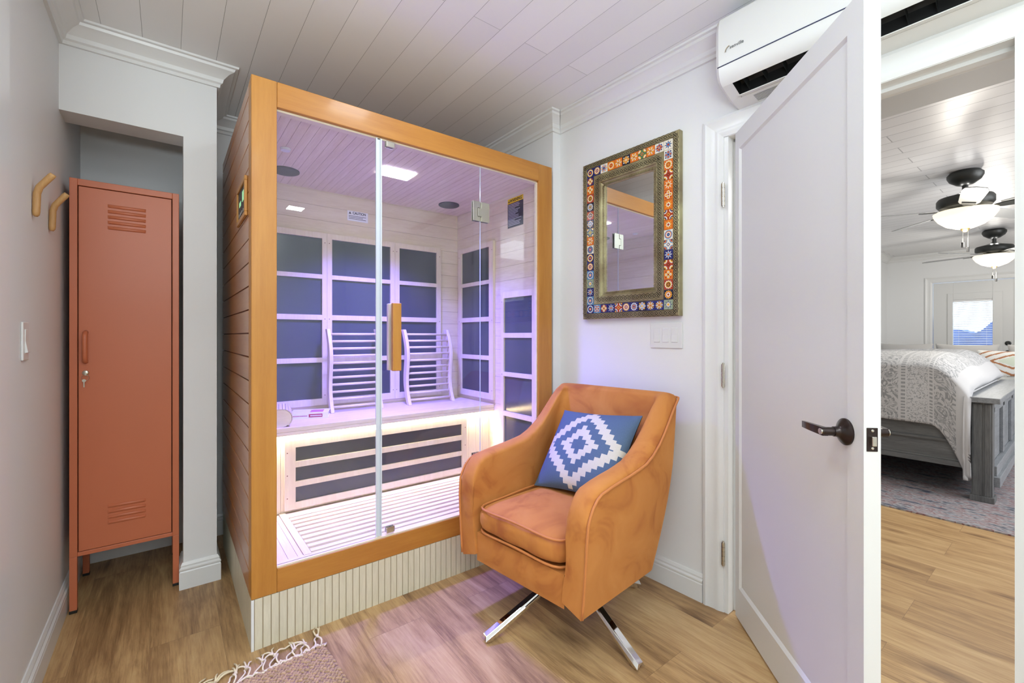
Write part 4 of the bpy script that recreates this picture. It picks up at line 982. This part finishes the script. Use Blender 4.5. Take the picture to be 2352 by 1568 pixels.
ts = [0, .004, .01, .02, .035, .05, .08, .12, .16, .20, .23, .26, .29, .31, .33, .345, .36, .3725, .385, .40, .415, .43, .45, .475, .5]
ts = ts+[1-t for t in ts[-2::-1]]
vs = []; NV = 0; ring_top = []
for t in ts:
    zt = topz(t); row = []
    thk = TH*(1-.18*max(0, min(1, (zt-.7)/.2)))
    for k in range(11):     # outer side bottom -> top
        z = ZB+(zt-.022-ZB)*k/10; bulge = -.007*sin(pi*k/10); x, y = plan(t, z, bulge); row.append((x, y, z))
    for k in range(1, 8):   # over the top
        a = pi*k/8; off = thk/2*(1-cos(a)); z = zt-.022+.024*sin(a); x, y = plan(t, zt-.022, off); row.append((x, y, z))
    for k in range(9):      # inner side
        z = (zt-.022)+(.30-(zt-.022))*k/8; x, y = plan(t, z, thk+.012*sin(pi*k/8)*(-.6)); row.append((x, y, z))
    row.append((plan(t, .25, thk)[0], plan(t, .25, thk)[1], .25))
    NV = len(row); vs += row; ring_top.append(row[10])
fs = []
R = len(ts)
for i in range(R-1):
    for j in range(NV-1): fs.append((i*NV+j, (i+1)*NV+j, (i+1)*NV+j+1, i*NV+j+1))
fs.append(tuple(range(NV))); fs.append(tuple((R-1)*NV+j for j in range(NV)))
mb = MB(CM); mb.add(vs, fs); shell = mb.build('shell', VELVET, ch, auto=62)
# piping on the outer edge, running down both arm fronts
pp = [plan(0, ZB)+(ZB+.004,)]+[plan(0, ZB+(topz(0)-.03-ZB)*k/6)+(ZB+(topz(0)-.03-ZB)*k/6,) for k in range(1, 6)]+ring_top
pp += [plan(1, ZB+(topz(1)-.03-ZB)*k/6)+(ZB+(topz(1)-.03-ZB)*k/6,) for k in range(5, 0, -1)]+[plan(1, ZB)+(ZB+.004,)]
pp2 = []
for p in pp:
    s_ = 1 if p[1] > 0 else -1; pp2.append((p[0]-(.003 if p[0] < .2 else -.001), p[1]+.006*s_ if abs(p[1]) > .24 else p[1], p[2]+.004))
mb = MB(CM); mb.tube(pp2, .0048, 8); mb.build('piping', VPIPE, ch, smooth=True)
# apron under the cushion and the bottom board
mb = MB(CM)
def apron(u, v):
    y = -.236+.472*u; z = ZB+.118*v; return (.274+.010*sin(pi*v)*(1-(2*u-1)**4), y, z)
mb.grid(apron, 12, 6); mb.grid(lambda u, v: (.274-.45*v, -.236+.472*u, ZB+.118), 12, 4)
mb.build('front_apron', VELVET, ch, smooth=True)
mb = MB(CM); bp_ = [plan(t, ZB, .03)+(ZB+.012,) for t in ts]; bp_ = [(min(p[0], .25), p[1], p[2]) for p in bp_]; mb.add(bp_+[(p[0], p[1], p[2]-.006) for p in bp_], [tuple(range(R)), tuple(range(2*R-1, R-1, -1))]+[(i, (i+1) % R, R+(i+1) % R, R+i) for i in range(R)]); mb.build('bottom_board', BLACK, ch)
# seat cushion: rounded slab
def cush(u, v):
    # u round the perimeter, v from bottom centre to top centre
    a = 2*pi*u; n = 7.0
    cx, cy = cos(a), sin(a); k = (abs(cx)**n+abs(cy)**n)**(-1/n); ex, ey = cx*k, cy*k
    hx_, hy_ = .232, .238; b = v*pi-pi/2; m = 3.4
    cz = sin(b); cr = cos(b); q = (abs(cz)**m+abs(cr)**m)**(-1/m); cz *= q; cr *= q
    x = .062+hx_*ex*cr; y = hy_*ey*cr
    z = .405+cz*(.064+.012*(1-max(abs(ex*cr), abs(ey*cr))**2))
    x += .006*sin(y*40)*cr*(1 if ex > .5 else 0)*.5
    return (x, y, z)
mb = MB(CM); mb.grid(cush, 72, 22, close_u=True); cu = mb.build('seat_cushion', VELVET, ch, smooth=True)
for zz in (.452, .358):
    pts = []
    for i in range(72):
        a = 2*pi*i/72; n = 7.0; k = (abs(cos(a))**n+abs(sin(a))**n)**(-1/n); pts.append((.062+.2275*cos(a)*k, .2335*sin(a)*k, zz+.004*cos(3*a)))
    mb = MB(CM); mb.tube(pts, .0045, 8, closed=True); mb.build('piping', VPIPE, cu, smooth=True)
# base: hub and four chrome legs
LC = Vector((1.343, 1.3435, 0)); LI = CM.inverted() @ LC
mb = MB(CM); mb.lathe([(0, .150), (.030, .150), (.045, .158), (.045, .172), (.10, .184), (.10, .214), (0, .214)], (LI.x, LI.y, 0), 28); mb.build('swivel_plate', DARKG, ch, auto=40)
for deg in (171.5, 263.5, 351.5, 83.5):
    a = radians(deg); M_ = Matrix.Translation(LC) @ Matrix.Rotation(a, 4, 'Z')
    mb = MB(M_); n = 1
    sec = lambda x, z, c: [(x, -.019, z+.0), (x, -.012, z+.011), (x, .012, z+.011), (x, .019, z), (x, .012, z-.011), (x, -.012, z-.011)]
    A_ = sec(.03, .178, 0); B_ = sec(.30, .070, 0)
    ft = [(.410, -.019, .010), (.402, -.012, .021), (.402, .012, .021), (.410, .019, .010), (.412, .012, .0), (.412, -.012, .0)]
    ft = [(.400, -.019, .012), (.395, -.012, .030), (.395, .012, .030), (.400, .019, .012), (.372, .012, .0), (.372, -.012, .0)]
    vs_ = A_+ft; fs_ = [(j, (j+1) % 6, 6+(j+1) % 6, 6+j) for j in range(6)]+[tuple(range(6)), tuple(range(11, 5, -1))]
    mb.add(vs_, fs_); mb.build('leg', CHROME, ch, bevel=.0015)

# ---- cushion on the chair
PC = Vector((1.462, 1.372, .638))
TLc = Vector((1.590, 1.520, .795)); TRc = Vector((1.632, 1.100, .822)); BLc = Vector((1.335, 1.645, .470)); BRc = TRc+(BLc-TLc)*1.0
eu = ((TRc-TLc)+(BRc-BLc)).normalized(); ev0 = ((TLc-BLc)+(TRc-BRc)); en = eu.cross(ev0).normalized()   # right x up = towards viewer side?
if en.x > 0: en = -en
ev = en.cross(eu).normalized()
if ev.z < 0: ev = -ev
ctr = (TLc+TRc+BLc+BRc)/4
pil = thing('throw_pillow', 'blue woven cushion with cream stepped diamonds leaning in the armchair', 'cushion', M=frameM(ctr, eu, ev, eu.cross(ev)))
PM = WM[pil.name]; sgn = 1 if (eu.cross(ev)).dot(en) > 0 else -1
HWp, HHp = .218, .200
def pshape(u, v, side):
    a, b = 2*u-1, 2*v-1
    pin = .90+.10*(a*a*b*b)**.6+0*a
    ca = a*(1-.075*(1-b*b)*0-.07*(1-abs(b)**1.5)*abs(a)**3); cb = b*(1-.07*(1-abs(a)**1.5)*abs(b)**3)
    h = .070*((1-abs(a)**2.6)*(1-abs(b)**2.6))**.62
    h *= 1+.05*sin(5*a+3*b)
    return (ca*HWp, cb*HHp, side*sgn*h+.002*side*sgn)
NP = 72
def stepd(i, j):
    a = (i+.5)/NP*2-1; b = (j+.5)/NP*2-1; st = .105
    a = abs(a); b = abs(b)
    d = math.floor(a/st+.5)*st*.93+b*.98 if True else a+b
    tooth = .018 if (j % 2) else 0
    d += tooth
    if d < .22: return 0
    if d < .45: return 1
    if d < .70: return 0
    if d < .96: return 1
    return 0
mb = MB(PM); mb.grid(lambda u, v: pshape(u, v, 1), NP, NP, stepd); mb.build('front_panel', [BLUEW, CREAMW], pil, smooth=True)
mb = MB(PM); mb.grid(lambda u, v: pshape(u, v, -1), 24, 24); mb.build('back_panel', OLIVE, pil, smooth=True, label='plain olive back of the cushion')

# ================================================================== JUTE RUG
jr = thing('jute_rug', 'chunky woven jute rug with cream fringe in front of the sauna', 'rug', (.24, 1.5, 0))
RA = radians(4)
RM = Matrix.Translation((.468, 1.755, 0)) @ Matrix.Rotation(RA, 4, 'Z')      # local x<0 left, y<0 towards the camera
mb = MB(RM); rnd = random.Random(5)
bl = []
row = 0; y = -.010
mb.box(-.70, -.008, -.95, -.008, .0, .009)
while y > -.95:
    x = -.012-(row % 2)*.008
    while x > -.70:
        px_ = x+rnd.uniform(-.002, .002); py_ = y+rnd.uniform(-.002, .002); h = .009+rnd.uniform(0, .005); rx = .0108; ry = .0048
        tilt = .5 if row % 2 else -.5
        vs_ = []
        n = 6
        for (rr, zz) in ((1, .004), (.85, h*.75), (.45, h+.001)):
            for k in range(n):
                q = 2*pi*k/n; ax, ay = rr*rx*cos(q), rr*ry*sin(q); vs_.append((px_+ax*cos(tilt)-ay*sin(tilt), py_+ax*sin(tilt)+ay*cos(tilt), zz+.002))
        fs_ = [(k, (k+1) % n, n+(k+1) % n, n+k) for k in range(n)]+[(n+k, n+(k+1) % n, 2*n+(k+1) % n, 2*n+k) for k in range(n)]+[tuple(range(2*n, 3*n))]
        mb.add(vs_, fs_); x -= .0165
    y -= .0088; row += 1
mb.build('woven_field', JUTE, jr, smooth=True)
# fringe: knotted cream tassels along the far edge
pts = [(-.70+.70*i/60, -.002+.006*sin(i*1.9)+.004*sin(i*.7), .010+.004*sin(i*2.7)) for i in range(61)]
mb = MB(RM); mb.tube(pts, .0042, 6); mb.tube([(p[0]+.006, p[1]+.007*sin(k*2.1+1), p[2]+.002*cos(k)) for k, p in enumerate(pts)], .0036, 6); mb.build('edge_cord', CREAM, jr, smooth=True)
for k in range(14):
    mb = MB(RM); x0 = -.030-k*.047; rnd = random.Random(40+k); dx = .045+rnd.uniform(-.02, .02)
    kx, ky = x0+dx*.5, .05+rnd.uniform(-.012, .014)
    for q in range(2):
        st_ = x0+(q-.5)*.03; pp = []
        for i in range(9):
            t = i/8; pp.append((st_+(kx-st_)*t+.006*sin(pi*t*2+k), .0+ky*t, .008+.010*sin(pi*t)*(.5+q)))
        mb.tube(pp, .0030, 6)
    mb.tube([(kx-.004, ky-.006, .008), (kx, ky, .012), (kx+.003, ky+.006, .008)], [.004, .0065, .004], 8)
    for q in range(rnd.choice((3, 4))):
        a = radians(rnd.uniform(35, 120)); ln = rnd.uniform(.04, .075); cv = rnd.uniform(-.7, .7); pp = []
        for i in range(8):
            t = i/7; aa = a+cv*t; pp.append((kx+ln*t*cos(aa), ky+ln*t*sin(aa), .005+.010*sin(pi*min(1, t*1.1))*rnd.uniform(.8, 1)))
        mb.tube(pp, [.0030]*7+[.0022], 6)
    mb.build('tassel', CREAM, jr, smooth=True)

# ================================================================== BEDROOM FURNITURE
mb = MB(); mb.box(3.88, 7.35, -.9, 3.0, 0, .009, 0)
rg = mb.build('area_rug', RUGB, origin=(5.5, .9, 0)); tag(rg, 'large faded grey, blue and red woven rug under the bed', 'rug')
bed = thing('bed', 'grey washed wooden bed frame with panelled footboard in the bedroom', 'bed', (5.5, 1.4, 0))
BZ = .0095
mb = MB(); mb.box(4.50, 4.535, .51, 2.75, .225, .52); mb.box(4.485, 4.50, .51, 2.75, .395, .415); mb.box(4.478, 4.50, .51, 2.75, .225, .262); mb.box(4.488, 4.5, .51, 2.75, .262, .275); mb.build('side_rail', GREYB, bed, bevel=.003)
mb = MB(); mb.box(6.45, 6.485, .51, 2.75, .225, .52); mb.build('side_rail', GREYB, bed, bevel=.003)
for x in (4.49, 6.40):
    mb = MB(); mb.box(x, x+.10, .402, .505, BZ, .70)
    if x < 5:
        mb.box(x-.008, x, .410, .440, .05, .69); mb.box(x-.008, x, .452, .497, .05, .69)
    mb.box(x-.012, x+.112, .392, .513, BZ, .05); mb.build('post', GREYBZ, bed, bevel=.003)
mb = MB(); mb.box(4.59, 6.40, .425, .475, .16, .70, 0)
for x in (4.60, 5.15, 5.2, 5.78, 5.83, 6.36): mb.box(x, x+.045, .405, .425, .26, .66, 0)
mb.box(4.60, 6.40, .405, .425, .62, .70, 0); mb.box(4.59, 6.40, .390, .425, .16, .25, 0); mb.box(4.56, 6.43, .372, .425, .11, .18, 0); mb.build('footboard', GREYBX, bed, bevel=.003)
mb = MB(); mb.box(4.455, 6.535, .362, .525, .70, .738); mb.build('footboard_cap', GREYBX, bed, bevel=.004)
for x in (4.49, 6.40):
    mb = MB(); mb.box(x, x+.09, 2.76, 2.86, BZ, 1.3); mb.build('post', GREYBZ, bed, bevel=.003)
mb = MB(); mb.box(4.59, 6.40, 2.78, 2.84, .2, 1.35); mb.build('headboard', GREYBX, bed, bevel=.004)
mb = MB(); mb.box(4.54, 6.44, .53, 2.74, .36, .46); mb.build('slat_base', GREYB, bed)
mb = MB(); mb.box(4.55, 6.43, .54, 2.73, .461, .82); mt = mb.build('mattress', mat('white_ticking', S(220, 220, 220), .9), origin=(5.5, 1.6, .461), bevel=.04, seg=4); tag(mt, 'thick mattress under the duvet on the grey bed', 'mattress')
# duvet: draped over top, near side and foot; UV runs along the bed
dv = MB(); NU, NW = 90, 60; vs_ = []; uvs = []
def duv(u, v):
    # u: 0 foot (y small) -> 1 head ; v: 0 hem of near side -> 1 far side
    y = .50+2.15*u
    foot = max(0, 1-u/.11)
    L1 = .44+.16*max(0, 1-abs(u-.012)/.075)**1.3   # hang length near side, longer at the corner
    top = 1.0-.215*foot**1.9+.012*sin(9*u)+.008*sin(23*v+4*u)
    if v < .42:
        t = v/.42; r = .09
        s_ = (1-t)*L1
        x = 4.452-.055*sin(min(1, s_/.34)*pi*.5)*0-.012*sin(14*y+2)*min(1, s_*4)
        z = top-.06-s_
        if u < .10: x -= .05*sin(pi*min(1, s_/L1))*(1-u/.10)**2*(3-2*(1-u/.10))*.8
        return (x, y, z)
    t = (v-.42)/.58; x = 4.452+2.0*t; q = min(1, t/.09)
    z = top-.06+.06*sin(q*pi/2)+.006*sin(pi*t*3)*min(1, t*8)+.02*sin(pi*t)
    return (x, y-(.0), z)
for i in range(NU+1):
    for j in range(NW+1): vs_.append(duv(i/NU, j/NW))
fs_ = [(i*(NW+1)+j, (i+1)*(NW+1)+j, (i+1)*(NW+1)+j+1, i*(NW+1)+j+1) for i in range(NU) for j in range(NW)]
# foot-end tuck: a skirt dropping behind the footboard
k0 = len(vs_)
for j in range(NW+1):
    x, y, z = duv(0, j/NW); vs_.append((max(x, 4.47) if j > NW*.42 else x+.01, y+.03, max(.75, z-.12) if j > NW*.42 else z))
fs_ += [(j, j+1, k0+j+1, k0+j) for j in range(NW)]
dv.add(vs_, fs_); d_ = dv.build('duvet', DUVET, origin=(5.4, 1.5, 1.0), smooth=True)
uvl = d_.data.uv_layers.new(name='UVMap')
for lp in d_.data.loops:
    vi = lp.vertex_index
    if vi < k0: iu, jv = divmod(vi, NW+1)
    else: iu, jv = 0, vi-k0
    L1_ = .44+.16*max(0, 1-abs(iu/NU-.012)/.075)**1.3
    uvl.data[lp.index].uv = (iu/NU, (1-(1-jv/NW/.42)*L1_) if jv/NW < .42 else 1+2.0*(jv/NW-.42)/.58)
sm = d_.modifiers.new('solid', 'SOLIDIFY'); sm.thickness = .03; sm.offset = -1
tag(d_, 'grey duvet printed with pale lace bands hanging over the side of the bed', 'duvet')

# daybed with crate front behind the bed
DKW = wood('dark_reclaimed_wood', S(40, 34, 30), S(104, 78, 52), 'y', 10, 6, .6)
db = thing('daybed', 'dark slatted wood daybed with pale seat pad beyond the bed', 'daybed', (7.8, .6, 0))
mb = MB(); mb.box(7.42, 8.2, -.9, 1.9, .05, .60)
for k in range(5): mb.box(7.395, 7.42, -.9, 1.9, .06+k*.108, .145+k*.108, 0)
for y in (-.88, .2, .72, 1.8): mb.box(7.385, 7.40, y, y+.06, .0, .6)
mb.build('base', DKW, db, bevel=.003)
mb = MB(); mb.box(7.40, 8.22, -.9, 1.9, .601, .66); mb.build('seat_pad', WPLASTIC, db, bevel=.012, seg=3)
def pillow(name, loc, rz, tiltx, hw, hh, hd_, m, label, cat='cushion', pat=None, grp=None):
    M_ = Matrix.Translation(loc) @ Matrix.Rotation(rz, 4, 'Z') @ Matrix.Rotation(tiltx, 4, 'X'); mb = MB(M_)
    def f(side):
        def g(u, v):
            a, b = 2*u-1, 2*v-1; h = hd_*((1-abs(a)**2.4)*(1-abs(b)**2.4))**.6; return (a*hw*(1-.08*(1-abs(b)**1.5)*abs(a)**3), side*h, b*hh*(1-.10*(1-abs(a)**1.5)*abs(b)**3))
        return g
    mb.grid(f(-1), 56, 56, pat or 0); mb.grid(f(1), 28, 28, 0)
    o = mb.build(name, m, origin=loc, smooth=True); tag(o, label, cat, grp); return o
for k, (y, lb) in enumerate(((.31, 'plain grey cushion on the daybed nearest the door jamb'), (.95, 'plain grey cushion on the daybed beside the blind'), (1.55, 'plain grey cushion at the far end of the daybed'))):
    pillow('cushion', (8.02, y, .865), radians(-90), radians(-12), .29, .20, .09, GREYF, lb, grp='grey cushions on the daybed')
TANW = mat('tan_embroidery', S(176, 120, 82), .9); SAGE = mat('pale_sage_fabric', S(214, 222, 204), .9); PWH = mat('off_white_fabric', S(232, 232, 228), .9)
def dia(i, j):
    a = abs((i+.5)/56*2-1); b = abs((j+.5)/56*2-1); d = a*1.0+b*1.15; k = d % .52
    return 1 if k < .15 and d > .3 else (2 if d < .42 else 0)
mb = None
pillow('throw_pillow', (7.62, .52, .845), radians(-90), radians(-28), .30, .17, .07, [PWH, TANW, SAGE], 'white lumbar cushion with tan diamond outlines on the daybed', pat=dia)

# ceiling fans
def fan(loc, rot, label, first=None):
    f = thing('ceiling_fan', label, 'ceiling fan', loc, 0, 'ceiling fans in the bedroom'); x, y, z = loc
    mb = MB(); mb.lathe([(0, 0), (.085, 0), (.105, -.022), (.105, -.04), (.09, -.07), (.05, -.10), (.03, -.108), (0, -.108)], loc, 32); mb.build('canopy', DARKG, f, auto=40)
    mb = MB(); mb.cyl((x, y, z-.10), (x, y, z-.18), .018, 16); mb.lathe([(0, 0), (.028, 0), (.028, -.025), (0, -.025)], (x, y, z-.155), 18); mb.build('down_rod', DARKG, f, auto=40)
    mb = MB(); mb.lathe([(0, -.168), (.05, -.17), (.10, -.186), (.155, -.200), (.165, -.215), (.165, -.255), (.15, -.275), (.08, -.283), (.07, -.31), (0, -.31)], loc, 36); mb.build('motor_housing', DARKG, f, auto=40)
    for k in range(5):
        a = rot+2*pi*k/5; M_ = Matrix.Translation((x, y, z-.295)) @ Matrix.Rotation(a, 4, 'Z') @ Matrix.Rotation(radians(-13), 4, 'X')
        mb = MB(M_); out = [(.20, -.045), (.26, -.058), (.60, -.068), (.675, -.055), (.70, 0), (.675, .055), (.60, .068), (.26, .058), (.20, .045)]
        mb.prism(out, -.003, .003, 'z'); b = mb.build('blade', DARKG if k == 9 else FANB, f, bevel=.001)
        mb = MB(M_); mb.prism([(.06, -.018), (.15, -.012), (.20, -.032), (.27, -.038), (.27, .038), (.20, .032), (.15, .012), (.06, .018)], -.010, -.0035, 'z'); mb.build('blade_bracket', DARKG, b)
    mb = MB(); mb.lathe([(.0, -.305), (.175, -.305), (.185, -.312), (.180, -.335), (.155, -.375), (.11, -.415), (.05, -.440), (0, -.445)], loc, 36); mb.build('light_bowl', BOWLON, f, auto=50)
    mb = MB(); mb.lathe([(0, -.440), (.03, -.44), (.022, -.455), (.010, -.468), (0, -.47)], loc, 20); mb.build('finial', BRASSF, f, auto=40)
    for dx, ln in ((-.012, .10), (.014, .135)):
        mb = MB(); mb.cyl((x+dx, y-dx, z-.45), (x+dx, y-dx, z-.45-ln), .0012, 6); mb.cyl((x+dx, y-dx, z-.45-ln), (x+dx, y-dx, z-.45-ln-.038), .009, 12, 1); mb.build('pull_chain', [STEEL, BLACK], f)
    l = bpy.data.lights.new('fan_lamp_light', 'POINT'); l.energy = 17; l.color = (1, .95, .86); l.shadow_soft_size = .12
    o = bpy.data.objects.new('fan_lamp_light', l); COL.objects.link(o); o.location = (x, y, z-.55)
    l = bpy.data.lights.new('fan_lamp_light', 'POINT'); l.energy = 1.6; l.color = (1, .97, .93); l.shadow_soft_size = .035
    o = bpy.data.objects.new('fan_lamp_light', l); COL.objects.link(o); o.location = (x+.0, y, z-.145)
FANB = mat('fan_blade_laminate', S(170, 172, 172), .25); BRASSF = mat('aged_brass', S(150, 125, 80), .35, .9)
fan((4.90, .585, CH), radians(47.3), 'dark ceiling fan with lit bowl lamp, the larger nearer one in the bedroom')
fan((7.85, .69, CH), radians(147.3), 'dark ceiling fan with lit bowl lamp, the smaller farther one in the bedroom')
